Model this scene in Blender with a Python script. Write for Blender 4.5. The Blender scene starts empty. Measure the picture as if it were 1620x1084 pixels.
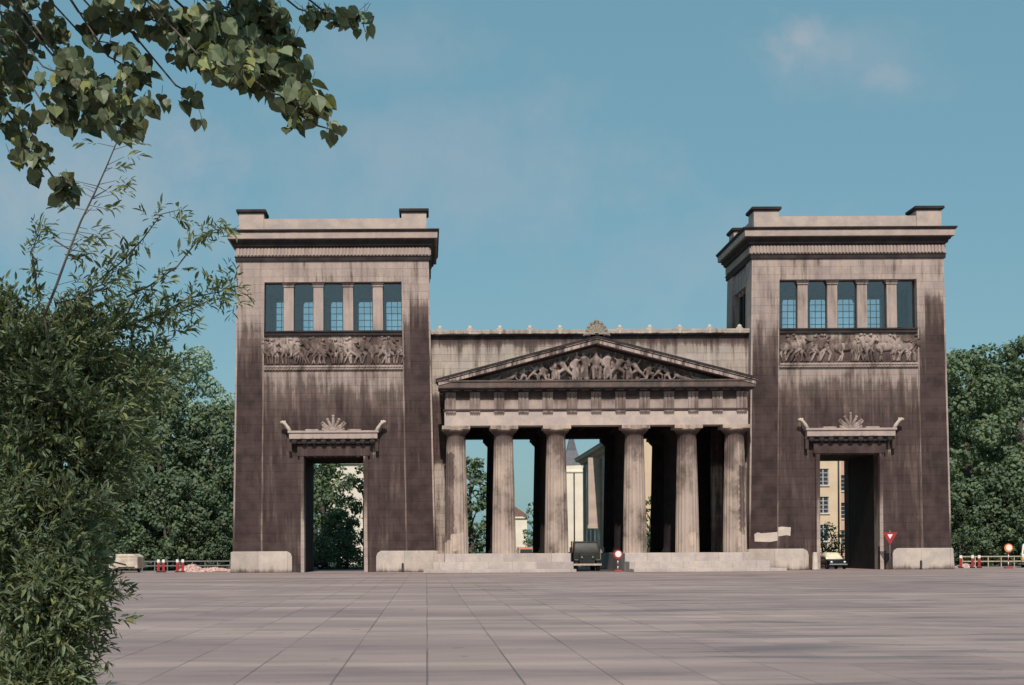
import bpy, bmesh, math, random
import numpy as np
from mathutils import Vector, Matrix
R = math.radians
random.seed(7)
SC = bpy.context.scene
COL = SC.collection

# ------------------------------------------------------------------ camera, sky, sun, exposure
F = 2350.0                      # focal length in photo pixels
EYE = 1.7
CX, CY, ROLL = 675.0, 872.0, 0.0052
cam = bpy.data.cameras.new('camera'); camo = bpy.data.objects.new('camera', cam); COL.objects.link(camo)
camo.location = (0, 0, EYE); camo.rotation_euler = (R(90), ROLL, 0)
cam.sensor_width = 36; cam.lens = F / 1620 * 36
cam.shift_x = (810 - CX) / 1620; cam.shift_y = (CY - 542) / 1620
cam.clip_start = 0.1; cam.clip_end = 6000
SC.camera = camo

SUN_EL, SUN_AZ = 47, -4         # azimuth: degrees to the right of straight behind the camera
w = bpy.data.worlds.new("World"); SC.world = w; w.use_nodes = True
SC.view_settings.view_transform = 'Standard'; SC.view_settings.look = 'None'
SC.view_settings.exposure = 0.14; SC.view_settings.gamma = 1
SC.cycles.max_bounces = 6; SC.cycles.transparent_max_bounces = 12
SC.cycles.use_denoising = True
sl = bpy.data.lights.new('sun', 'SUN'); so = bpy.data.objects.new('sun', sl); COL.objects.link(so)
sl.energy = 3.6; sl.angle = R(0.6); sl.color = (1.0, 0.90, 0.80)
sd = Vector((math.sin(R(SUN_AZ)) * math.cos(R(SUN_EL)), -math.cos(R(SUN_AZ)) * math.cos(R(SUN_EL)), math.sin(R(SUN_EL))))
so.rotation_euler = sd.to_track_quat('Z', 'Y').to_euler(); so.location = (20, -20, 60)


def P(px, py, Y):
    """world X and Z of a photo pixel on the plane at depth Y"""
    dx, dy = px - CX, py - CY
    return ((dx - ROLL * dy) * Y / F, EYE - (dy + ROLL * dx) * Y / F)

# ------------------------------------------------------------------ node helper
class NB:
    def __init__(s, nt): s.nt = nt; s.L = nt.links
    def n(s, t, **k):
        o = s.nt.nodes.new(t)
        for a, b in k.items(): setattr(o, a, b)
        return o
    def put(s, sock, v):
        if isinstance(v, bpy.types.NodeSocket): s.L.new(v, sock)
        elif v is not None: sock.default_value = v
    def m(s, op, a, b=None, c=None, clamp=False):
        o = s.n('ShaderNodeMath', operation=op, use_clamp=clamp)
        s.put(o.inputs[0], a)
        if b is not None: s.put(o.inputs[1], b)
        if c is not None: s.put(o.inputs[2], c)
        return o.outputs[0]
    def sep(s, v):
        o = s.n('ShaderNodeSeparateXYZ'); s.put(o.inputs[0], v); return o.outputs
    def comb(s, x, y, z):
        o = s.n('ShaderNodeCombineXYZ'); s.put(o.inputs[0], x); s.put(o.inputs[1], y); s.put(o.inputs[2], z); return o.outputs[0]
    def vm(s, op, a, b):
        o = s.n('ShaderNodeVectorMath', operation=op); s.put(o.inputs[0], a); s.put(o.inputs[1], b); return o.outputs[0]
    def noise(s, v, scale=1, detail=3, rough=.5, dist=0):
        o = s.n('ShaderNodeTexNoise'); s.put(o.inputs['Vector'], v); s.put(o.inputs['Scale'], scale)
        o.inputs['Detail'].default_value = detail; o.inputs['Roughness'].default_value = rough; o.inputs['Distortion'].default_value = dist
        return o.outputs[0]
    def ramp(s, f, stops, mode='LINEAR'):
        o = s.n('ShaderNodeValToRGB'); o.color_ramp.interpolation = mode
        e = o.color_ramp.elements
        while len(e) > 1: e.remove(e[-1])
        e[0].position = stops[0][0]; e[0].color = col4(stops[0][1])
        for p, c in stops[1:]:
            k = e.new(p); k.color = col4(c)
        s.put(o.inputs[0], f); return o.outputs[0]
    def step(s, x, a, b):      # smooth 0..1 from a to b
        o = s.n('ShaderNodeMapRange', interpolation_type='SMOOTHSTEP'); s.put(o.inputs[0], x)
        o.inputs[1].default_value = a; o.inputs[2].default_value = b
        return o.outputs[0]
    def mix(s, f, a, b, mode='MIX'):
        o = s.n('ShaderNodeMix', data_type='RGBA', blend_type=mode)
        s.put(o.inputs[0], f); s.put(o.inputs[6], col4(a) if not isinstance(a, bpy.types.NodeSocket) else a)
        s.put(o.inputs[7], col4(b) if not isinstance(b, bpy.types.NodeSocket) else b); return o.outputs[2]
    def obj(s, world=False):
        t = s.n('ShaderNodeTexCoord')
        if world:
            g = s.n('ShaderNodeNewGeometry'); return g.outputs['Position']
        return t.outputs['Object']

def col4(c):
    if isinstance(c, (int, float)): return (c, c, c, 1)
    return tuple(c) if len(c) == 4 else (*c, 1)

def newmat(name):
    m = bpy.data.materials.new(name); m.use_nodes = True
    nb = NB(m.node_tree); b = m.node_tree.nodes['Principled BSDF']
    return m, nb, b

def bump(nb, b, h, dist=.02, strength=.5):
    o = nb.n('ShaderNodeBump'); o.inputs['Distance'].default_value = dist; o.inputs['Strength'].default_value = strength
    nb.put(o.inputs['Height'], h); nb.L.new(o.outputs[0], b.inputs['Normal'])

def plain(name, c, rough=.6, metal=0, var=.15, scale=3, spec=.4):
    m, nb, b = newmat(name)
    v = nb.obj()
    f = nb.noise(v, scale, 4)
    c1 = [x * (1 - var) for x in c]; c2 = [min(1, x * (1 + var)) for x in c]
    nb.put(b.inputs['Base Color'], nb.mix(nb.step(f, .3, .7), c1, c2))
    b.inputs['Roughness'].default_value = rough; b.inputs['Metallic'].default_value = metal
    b.inputs['Specular IOR Level'].default_value = spec
    return m

# ------------------------------------------------------------------ world
def make_world():
    nt = w.node_tree; nb = NB(nt)
    bg = nt.nodes['Background']
    sky = nb.n('ShaderNodeTexSky', sky_type='NISHITA', sun_disc=False)
    sky.sun_elevation = R(SUN_EL); sky.sun_rotation = R(180 - SUN_AZ)
    sky.air_density = 1.0; sky.dust_density = 1.2; sky.ozone_density = 1.3
    tint = nb.mix(1.0, sky.outputs[0], (0.92, 1.0, 0.95), 'MULTIPLY')
    tint = nb.mix(.66, tint, (1.60, 3.55, 4.35))
    # two soft clouds in the upper right
    g = nb.n('ShaderNodeTexCoord').outputs['Generated']
    x, y, z = nb.sep(g)
    def px_dir(px, py):
        X, Z = P(px, py, 1.0); Z -= EYE - 0
        dx, dy = px - CX, py - CY
        v = Vector(((dx - ROLL * dy) / F, 1, -(dy + ROLL * dx) / F)); return v.normalized()
    tot = None
    for (px, py, rx, rz, amp) in ((1262, 62, .026, .022, .55), (1285, 80, .04, .022, .28), (1395, 122, .028, .012, .26), (1340, 100, .07, .03, .14), (150, 300, .12, .06, .34), (700, 260, .16, .06, .20), (620, 90, .10, .03, .14), (1180, 420, .12, .04, .14)):
        d = px_dir(px, py)
        u = nb.m('DIVIDE', nb.m('SUBTRACT', nb.m('DIVIDE', x, y), d.x / d.y), rx)
        v = nb.m('DIVIDE', nb.m('SUBTRACT', nb.m('DIVIDE', z, y), d.z / d.y), rz)
        r = nb.m('ADD', nb.m('MULTIPLY', u, u), nb.m('MULTIPLY', v, v))
        n1 = nb.noise(g, 28, 5, .6)
        r = nb.m('ADD', nb.m('SQRT', r), nb.m('MULTIPLY', nb.m('SUBTRACT', n1, .5), 2.2))
        k = nb.m('MULTIPLY', nb.m('SUBTRACT', 1, nb.step(r, -.2, 1.35)), amp)
        k = nb.m('MULTIPLY', k, nb.m('GREATER_THAN', y, .2))
        tot = k if tot is None else nb.m('MAXIMUM', tot, k)
    c = nb.mix(tot, tint, (5.4, 4.9, 5.0))
    nb.put(bg.inputs[0], c); bg.inputs[1].default_value = 0.095
make_world()

# ------------------------------------------------------------------ mesh helpers
class MB:
    def __init__(s): s.v = []; s.f = []; s.mi = []; s.sm = []
    def add(s, verts, faces, mi=0, smooth=False, xf=None):
        o = len(s.v)
        s.v += [tuple(xf(*p)) if xf else tuple(p) for p in verts]
        for f in faces: s.f.append([i + o for i in f]); s.mi.append(mi); s.sm.append(smooth)
    def box(s, x0, x1, y0, y1, z0, z1, mi=0, xf=None):
        V = [(x0, y0, z0), (x1, y0, z0), (x1, y1, z0), (x0, y1, z0), (x0, y0, z1), (x1, y0, z1), (x1, y1, z1), (x0, y1, z1)]
        s.add(V, [(0, 3, 2, 1), (4, 5, 6, 7), (0, 1, 5, 4), (1, 2, 6, 5), (2, 3, 7, 6), (3, 0, 4, 7)], mi, False, xf)
    def lathe(s, cx, cy, prof, n=24, mi=0, smooth=True, flute=None):
        V = []; Fc = []
        for (r, z) in prof:
            for k in range(n):
                a = 2 * math.pi * k / n
                rr = r * (flute(k, z) if flute else 1)
                V.append((cx + rr * math.cos(a), cy + rr * math.sin(a), z))
        for i in range(len(prof) - 1):
            for k in range(n):
                k2 = (k + 1) % n
                Fc.append((i * n + k, i * n + k2, (i + 1) * n + k2, (i + 1) * n + k))
        Fc.append(tuple(range(n))[::-1]); Fc.append(tuple((len(prof) - 1) * n + k for k in range(n)))
        s.add(V, Fc, mi, smooth)
    def tube(s, pts, radii, n=8, mi=0, smooth=True):
        pts = [Vector(p) for p in pts]
        if isinstance(radii, (int, float)): radii = [radii] * len(pts)
        V = []; Fc = []
        for i, p in enumerate(pts):
            d = (pts[min(i + 1, len(pts) - 1)] - pts[max(i - 1, 0)]).normalized()
            u = d.orthogonal().normalized() if i == 0 else (pu - d * pu.dot(d)).normalized()
            pu = u; v = d.cross(u)
            for k in range(n):
                a = 2 * math.pi * k / n
                V.append(p + (u * math.cos(a) + v * math.sin(a)) * radii[i])
        for i in range(len(pts) - 1):
            for k in range(n):
                k2 = (k + 1) % n
                Fc.append((i * n + k, i * n + k2, (i + 1) * n + k2, (i + 1) * n + k))
        Fc.append(tuple(range(n))[::-1]); Fc.append(tuple((len(pts) - 1) * n + k for k in range(n)))
        s.add(V, Fc, mi, smooth)
    def ell(s, c, r, rot=None, mi=0, nu=10, nv=7):
        M = rot or Matrix.Identity(3); c = Vector(c)
        V = []; Fc = []
        for j in range(1, nv):
            t = math.pi * j / nv
            for k in range(nu):
                a = 2 * math.pi * k / nu
                V.append(c + M @ Vector((r[0] * math.sin(t) * math.cos(a), r[1] * math.sin(t) * math.sin(a), r[2] * math.cos(t))))
        V.append(c + M @ Vector((0, 0, r[2]))); V.append(c + M @ Vector((0, 0, -r[2])))
        T = len(V) - 2; B = len(V) - 1
        for j in range(nv - 2):
            for k in range(nu):
                k2 = (k + 1) % nu
                Fc.append((j * nu + k, (j + 1) * nu + k, (j + 1) * nu + k2, j * nu + k2))
        for k in range(nu):
            k2 = (k + 1) % nu
            Fc.append((T, k, k2)); Fc.append((B, (nv - 2) * nu + k2, (nv - 2) * nu + k))
        s.add(V, Fc, mi, True)
    def prism(s, poly, y0, y1, mi=0, xf=None):      # polygon in x,z extruded along y
        n = len(poly)
        V = [(x, y0, z) for x, z in poly] + [(x, y1, z) for x, z in poly]
        Fc = [tuple(range(n)), tuple(range(2 * n - 1, n - 1, -1))]
        for i in range(n):
            j = (i + 1) % n; Fc.append((i, i + n, j + n, j))
        s.add(V, Fc, mi, False, xf)
    def ring(s, prof, x0, x1, y0, y1, mi=0, xf=None):   # profile (out,z) swept round a rectangle, mitred
        V = []; Fc = []
        for (o, z) in prof:
            V += [(x0 - o, y0 - o, z), (x1 + o, y0 - o, z), (x1 + o, y1 + o, z), (x0 - o, y1 + o, z)]
        for i in range(len(prof) - 1):
            for k in range(4):
                k2 = (k + 1) % 4
                Fc.append((i * 4 + k, i * 4 + k2, (i + 1) * 4 + k2, (i + 1) * 4 + k))
        s.add(V, Fc, mi, False, xf)
    def holes(s, x0, x1, z0, z1, y, t, hl, mi=0, xf=None, back=True):   # wall panel facing -y with real openings
        xs = sorted({x0, x1, *[h[0] for h in hl], *[h[1] for h in hl]}); zs = sorted({z0, z1, *[h[2] for h in hl], *[h[3] for h in hl]})
        def inh(a, b):
            return any(h[0] < a < h[1] and h[2] < b < h[3] for h in hl)
        for i in range(len(xs) - 1):
            for j in range(len(zs) - 1):
                a, b, c, d = xs[i], xs[i + 1], zs[j], zs[j + 1]
                if inh((a + b) / 2, (c + d) / 2): continue
                s.add([(a, y, c), (b, y, c), (b, y, d), (a, y, d)], [(0, 1, 2, 3)], mi, False, xf)
                if back: s.add([(a, y + t, c), (b, y + t, c), (b, y + t, d), (a, y + t, d)], [(3, 2, 1, 0)], mi, False, xf)
        for (a, b, c, d) in list(hl):
            s.add([(a, y, c), (a, y, d), (a, y + t, d), (a, y + t, c)], [(0, 1, 2, 3)], mi, False, xf)
            s.add([(b, y, c), (b, y, d), (b, y + t, d), (b, y + t, c)], [(3, 2, 1, 0)], mi, False, xf)
            s.add([(a, y, d), (b, y, d), (b, y + t, d), (a, y + t, d)], [(0, 1, 2, 3)], mi, False, xf)
            if c > z0: s.add([(a, y, c), (b, y, c), (b, y + t, c), (a, y + t, c)], [(3, 2, 1, 0)], mi, False, xf)
    def build(s, name, mats, parent=None, loc=None):
        me = bpy.data.meshes.new(name); me.from_pydata(s.v, [], s.f)
        if not isinstance(mats, (list, tuple)): mats = [mats]
        for m in mats: me.materials.append(m)
        me.polygons.foreach_set('material_index', s.mi); me.polygons.foreach_set('use_smooth', s.sm)
        me.update()
        o = bpy.data.objects.new(name, me); COL.objects.link(o)
        if parent: o.parent = parent
        if loc: o.location = loc
        return o

def bevel(o, width=.02, seg=2):
    m = o.modifiers.new('bevel', 'BEVEL'); m.width = width; m.segments = seg; m.limit_method = 'ANGLE'; m.angle_limit = R(40)
    return o

def quick(name, V, loops, sizes, mat, parent=None, smooth=False):
    """fast mesh from numpy: V (N,3), loops flat indices, sizes per face"""
    me = bpy.data.meshes.new(name)
    me.vertices.add(len(V)); me.vertices.foreach_set('co', np.asarray(V, dtype=np.float32).ravel())
    me.loops.add(len(loops)); me.loops.foreach_set('vertex_index', np.asarray(loops, dtype=np.int32))
    me.polygons.add(len(sizes))
    st = np.concatenate([[0], np.cumsum(sizes)[:-1]]).astype(np.int32)
    me.polygons.foreach_set('loop_start', st)
    me.polygons.foreach_set('use_smooth', np.full(len(sizes), smooth))
    me.materials.append(mat); me.update(calc_edges=True); me.validate()
    o = bpy.data.objects.new(name, me); COL.objects.link(o)
    if parent: o.parent = parent
    return o

def thing(name, label, cat, loc=(0, 0, 0), rz=0, group=None):
    o = bpy.data.objects.new(name, None); COL.objects.link(o)
    o.location = loc; o.rotation_euler = (0, 0, rz); tag(o, label, cat, group); return o
def tag(o, label=None, cat=None, group=None, kind=None):
    if label: o['label'] = label
    if cat: o['category'] = cat
    if group: o['group'] = group
    if kind: o['kind'] = kind
    return o
def dup(root, loc, rz=None, label=None, group=None, scale=None):
    def cp(o, par):
        c = o.copy(); COL.objects.link(c)
        if par: c.parent = par
        for ch in list(o.children): cp(ch, c)
        return c
    r = cp(root, None); r.location = loc
    if rz is not None: r.rotation_euler = (0, 0, rz)
    if scale: r.scale = scale if isinstance(scale, tuple) else (scale,) * 3
    if label: r['label'] = label
    if group: r['group'] = group
    return r

# ------------------------------------------------------------------ stone materials
CLEAN = (.47, .375, .350); SOOT = (.058, .038, .037); GREY = (.13, .105, .105)
def stone(name, zr, clean=CLEAN, soot=SOOT, streak=.5, blotch=.4, joints=None, special=None, bumpy=.03, jk=.6):
    """weathered stone: zr = [(z, soot and painted shade 0..1)], streaks run down, blotches vary it"""
    m, nb, b = newmat(name)
    co = nb.obj(); x, y, z = nb.sep(co)
    pos = nb.obj(world=True)
    px, py, pz = nb.sep(pos)
    f = nb.ramp(nb.m('DIVIDE', nb.m('ADD', z, .0), 32.0), [(max(0, min(1, a / 32.0)), v) for a, v in zr])
    f = nb.m('MULTIPLY', f, 1.0)
    run = nb.noise(nb.comb(nb.m('ADD', px, nb.m('MULTIPLY', py, .9)), 0, nb.m('MULTIPLY', pz, .10)), 1.9, 5, .62)
    run2 = nb.noise(nb.comb(nb.m('ADD', px, py), 3, nb.m('MULTIPLY', pz, .05)), 5.5, 3, .6)
    bl = nb.noise(pos, .55, 5, .62)
    f = nb.m('ADD', f, nb.m('MULTIPLY', nb.m('SUBTRACT', run, .5), streak * 2.4))
    f = nb.m('ADD', f, nb.m('MULTIPLY', nb.m('SUBTRACT', run2, .5), streak * 1.0))
    f = nb.m('ADD', f, nb.m('MULTIPLY', nb.m('SUBTRACT', bl, .5), blotch * 1.6))
    if special: f = special(nb, f, x, y, z)
    f = nb.m('MULTIPLY', nb.step(f, .08, 1.0), .97)
    fine = nb.noise(pos, 9, 5, .7)
    tone = nb.noise(pos, 1.1, 3)
    cl = nb.mix(nb.step(tone, .3, .7), [c * .86 for c in clean], [min(1, c * t) for c, t in zip(clean, (1.1, 1.08, 1.0))])
    mid = nb.mix(nb.step(tone, .35, .65), (.165, .112, .098), (.135, .105, .092))
    so_ = nb.mix(nb.step(tone, .3, .7), [c * .8 for c in soot], [c * 1.5 for c in soot])
    a1 = nb.mix(nb.step(f, 0, .55), cl, mid); c = nb.mix(nb.step(f, .5, 1.0), a1, so_)
    c = nb.mix(nb.m('MULTIPLY', nb.step(fine, .25, .75), .35), c, nb.mix(1, c, (.55, .53, .52), 'MULTIPLY'))
    h = nb.m('MULTIPLY', fine, .6)
    if joints:
        bw, bh = joints
        br = nb.n('ShaderNodeTexBrick'); br.inputs['Scale'].default_value = 1
        br.inputs['Brick Width'].default_value = bw; br.inputs['Row Height'].default_value = bh
        br.inputs['Mortar Size'].default_value = .018; br.inputs['Mortar Smooth'].default_value = .3
        br.inputs['Color1'].default_value = (1, 1, 1, 1); br.inputs['Color2'].default_value = (.66, .65, .65, 1); br.inputs['Mortar'].default_value = (.50, .47, .47, 1)
        nb.put(br.inputs['Vector'], nb.comb(nb.m('ADD', x, nb.m('ADD', y, .37)), z, 0))
        c = nb.mix(jk, c, br.outputs[0], 'MULTIPLY')
        h = nb.m('SUBTRACT', h, nb.m('MULTIPLY', br.outputs['Fac'], 1.0))
    nb.put(b.inputs['Base Color'], c)
    b.inputs['Roughness'].default_value = .88; b.inputs['Specular IOR Level'].default_value = .25
    bump(nb, b, h, bumpy, .6)
    return m

def tower_special(nb, f, x, y, z):
    xn = nb.m('DIVIDE', x, nb.m('SUBTRACT', 1, nb.m('MULTIPLY', z, .055 / 25.6)))
    ax = nb.m('ABSOLUTE', xn)
    inpanel = nb.m('MULTIPLY', nb.m('LESS_THAN', ax, 5.97), nb.m('LESS_THAN', z, 16.85))
    # recessed panel below the carved band is washed pale at its top
    pz = nb.m('SUBTRACT', 1, nb.step(z, 11.5, 16.9))
    d = nb.m('MULTIPLY', inpanel, nb.m('SUBTRACT', nb.m('MULTIPLY', nb.m('SUBTRACT', pz, 1.0), .38), .13))
    f = nb.m('ADD', f, d)
    # right hand pilaster dirtier in its middle
    rp = nb.m('MULTIPLY', nb.m('GREATER_THAN', xn, 6.6), nb.m('MULTIPLY', nb.step(z, 14, 18), nb.m('SUBTRACT', 1, nb.step(z, 21.5, 23.5))))
    f = nb.m('ADD', f, nb.m('MULTIPLY', rp, .38))
    # bare stone along arrises: outer corners, panel edges, door jambs
    e1 = nb.m('MULTIPLY', nb.m('GREATER_THAN', ax, 8.22), nb.step(z, 1, 6))
    e2 = nb.m('MULTIPLY', nb.m('MULTIPLY', nb.m('GREATER_THAN', ax, 5.92), nb.m('LESS_THAN', ax, 6.04)), .5)
    e3 = nb.m('MULTIPLY', nb.m('MULTIPLY', nb.m('LESS_THAN', ax, 2.75), nb.m('GREATER_THAN', ax, 2.46)), nb.m('MULTIPLY', nb.m('LESS_THAN', z, 9.2), nb.m('SUBTRACT', 1, nb.step(z, 1.5, 8.5))))
    e = nb.m('MAXIMUM', nb.m('MAXIMUM', e1, e2), e3)
    e = nb.m('MULTIPLY', e, nb.m('LESS_THAN', y, 2.0))
    f = nb.m('SUBTRACT', f, nb.m('MULTIPLY', e, .8))
    # lime runs under the door hood
    n = nb.noise(nb.comb(nb.m('MULTIPLY', x, 3.4), 0, nb.m('MULTIPLY', z, .12)), 1, 2, .5)
    zone = nb.m('MULTIPLY', nb.m('MULTIPLY', nb.step(z, 9.0, 10.3), nb.m('LESS_THAN', z, 11)), nb.m('LESS_THAN', ax, 3.8))
    f = nb.m('SUBTRACT', f, nb.m('MULTIPLY', zone, nb.m('MULTIPLY', nb.step(n, .52, .60), 1.1)))
    return f

M = {}
M['tower'] = stone('sooty_tower_stone', [(0, .98), (12, .98), (14.5, .96), (17, .82), (19.2, .56), (21.5, .28), (25.6, .24), (26, .3)], joints=(1.7, .64), special=tower_special, streak=.44, blotch=.42, jk=.42)
M['tower_cornice'] = stone('tower_cornice_stone', [(25.55, .95), (25.98, .95), (26.02, .25), (26.65, .30), (26.72, .9), (27.3, .95), (27.38, .18), (27.82, .12), (27.88, .95), (28.2, .95)], streak=.18, blotch=.2, soot=(.034, .027, .028))  # soot bands; the one beneath the corona also paints in the soffit shade
M['pale'] = stone('pale_attic_stone', [(0, .12), (29.4, .14), (29.55, .2)], streak=.12, blotch=.2, clean=(.52, .42, .39))
M['dark'] = stone('dark_stone', [(0, .98), (30, .98)], streak=.12, blotch=.2, soot=(.036, .029, .030))
M['relief'] = stone('carved_relief_stone', [(0, .50), (30, .50)], streak=.4, blotch=1.0)
M['plinth'] = stone('cleaned_plinth_stone', [(0, .55), (.35, .26), (.9, .12), (2, .10)], streak=.22, blotch=.55, clean=(.58, .50, .46), joints=(2.4, 3.0))
M['ledge'] = stone('ledge_stone', [(0, .35), (30, .35)], streak=.3, blotch=.5)
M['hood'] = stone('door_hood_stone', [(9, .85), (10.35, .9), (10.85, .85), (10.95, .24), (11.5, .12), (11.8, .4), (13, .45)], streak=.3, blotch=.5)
M['wallstone'] = stone('attic_wall_stone', [(0, .45), (8.8, .4), (9.3, .85), (14, .85), (15, .35), (17.5, .20), (18.6, .36), (19.3, .9), (19.6, .9), (19.65, .2), (20.5, .25)], streak=.46, blotch=.4, joints=(1.5, .6), clean=(.54, .455, .41))  # ramp paints the porch's cast shadow and coping shade, besides sooty runs
M['architrave'] = stone('architrave_stone', [(11.4, .35), (11.75, .14), (12.8, .10), (12.88, .9), (13.2, .9)], streak=.12, blotch=.2, clean=(.54, .44, .41))
M['frieze'] = stone('metope_stone', [(12.9, .5), (13.1, .30), (13.7, .40), (14.0, .85), (14.3, .95)], streak=.2, blotch=.4)  # dark top of the ramp is the geison's shade painted on the metopes
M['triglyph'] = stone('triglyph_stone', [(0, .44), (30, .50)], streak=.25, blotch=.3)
M['cornice'] = stone('portico_cornice_stone', [(14, 1), (14.6, 1), (14.66, .58), (15.2, .66), (15.3, .7)], streak=.2, blotch=.5, soot=(.04, .034, .034))  # darkest part paints the shade around the mutules under the geison
M['rake'] = stone('raking_cornice_stone', [(14, .40), (20, .36)], streak=.9, blotch=.7)
M['tymp'] = stone('tympanum_stone', [(14, .50), (20, .46)], streak=.2, blotch=.5)
M['statue'] = stone('statue_stone', [(0, .44), (30, .44)], streak=.1, blotch=1.0)
def col_special(nb, f, x, y, z):
    pw_ = nb.obj(world=True); wx, wy, wz = nb.sep(pw_)
    wx = nb.m('ADD', wx, nb.m('MULTIPLY', nb.m('SUBTRACT', nb.noise(pw_, 2.2, 3), .5), .5)); wz = nb.m('ADD', wz, nb.m('MULTIPLY', nb.m('SUBTRACT', nb.noise(nb.vm('ADD', pw_, (9, 3, 1)), 1.8, 3), .5), 1.3))
    def win(a, b, c, d):
        return nb.m('MULTIPLY', nb.m('MULTIPLY', nb.m('GREATER_THAN', wx, a), nb.m('LESS_THAN', wx, b)), nb.m('MULTIPLY', nb.m('GREATER_THAN', wz, c), nb.m('LESS_THAN', wz, d)))
    for (a, b, c, d, k) in ((1.95, 3.35, 1.7, 3.2, -.6), (20.9, 21.5, 2.15, 3.1, -.6), (24.9, 25.8, 1.8, 2.8, -.6), (25.0, 25.5, 3.0, 8.4, .24), (1.3, 2.2, 2.4, 9.5, .22)):
        f = nb.m('ADD', f, nb.m('MULTIPLY', win(a, b, c, d), k))
    return f
M['column'] = stone('column_stone', [(0, .24), (2.2, .28), (3.5, .38), (8, .38), (10, .50), (10.9, .80), (11.2, .75), (11.35, .35), (11.8, .30)], streak=.22, blotch=.6, clean=(.54, .425, .37), special=col_special)
M['inner'] = stone('hall_interior_stone', [(0, 1), (1, 1), (30, 1)], streak=.15, blotch=.2, soot=(.016, .013, .013))  # near black: shade of hall and passages is put into the colour
M['step'] = stone('step_stone', [(0, .16), (2, .10)], streak=.12, blotch=.45, clean=(.56, .48, .46), joints=(1.9, 9))

def glass(name, tint=(.75, .8, .85), refl=.12):
    m, nb, b = newmat(name)
    nt = m.node_tree; nt.nodes.remove(b); out = nt.nodes['Material Output']
    t = nb.n('ShaderNodeBsdfTransparent'); t.inputs[0].default_value = col4(tint)
    g = nb.n('ShaderNodeBsdfGlossy'); g.inputs['Roughness'].default_value = .03
    mx = nb.n('ShaderNodeMixShader'); fr = nb.n('ShaderNodeFresnel'); fr.inputs[0].default_value = 1.45
    nb.put(mx.inputs[0], nb.m('ADD', nb.m('MULTIPLY', fr.outputs[0], 1.0), refl))
    nb.L.new(t.outputs[0], mx.inputs[1]); nb.L.new(g.outputs[0], mx.inputs[2]); nb.L.new(mx.outputs[0], out.inputs[0])
    return m
M['glass'] = glass('window_glass', (.95, .97, .98), refl=.07)
M['darkglass'] = plain('dark_vehicle_glass', (.02, .022, .026), .06, 0, .1, spec=.8)
M['loggia'] = plain('blue_grey_ceiling_plaster', (.60, .58, .80), .8)
M['bars'] = plain('white_glazing_bars', (.55, .56, .56), .5)
M['iron'] = plain('dark_iron', (.03, .03, .032), .5, .3)

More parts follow.
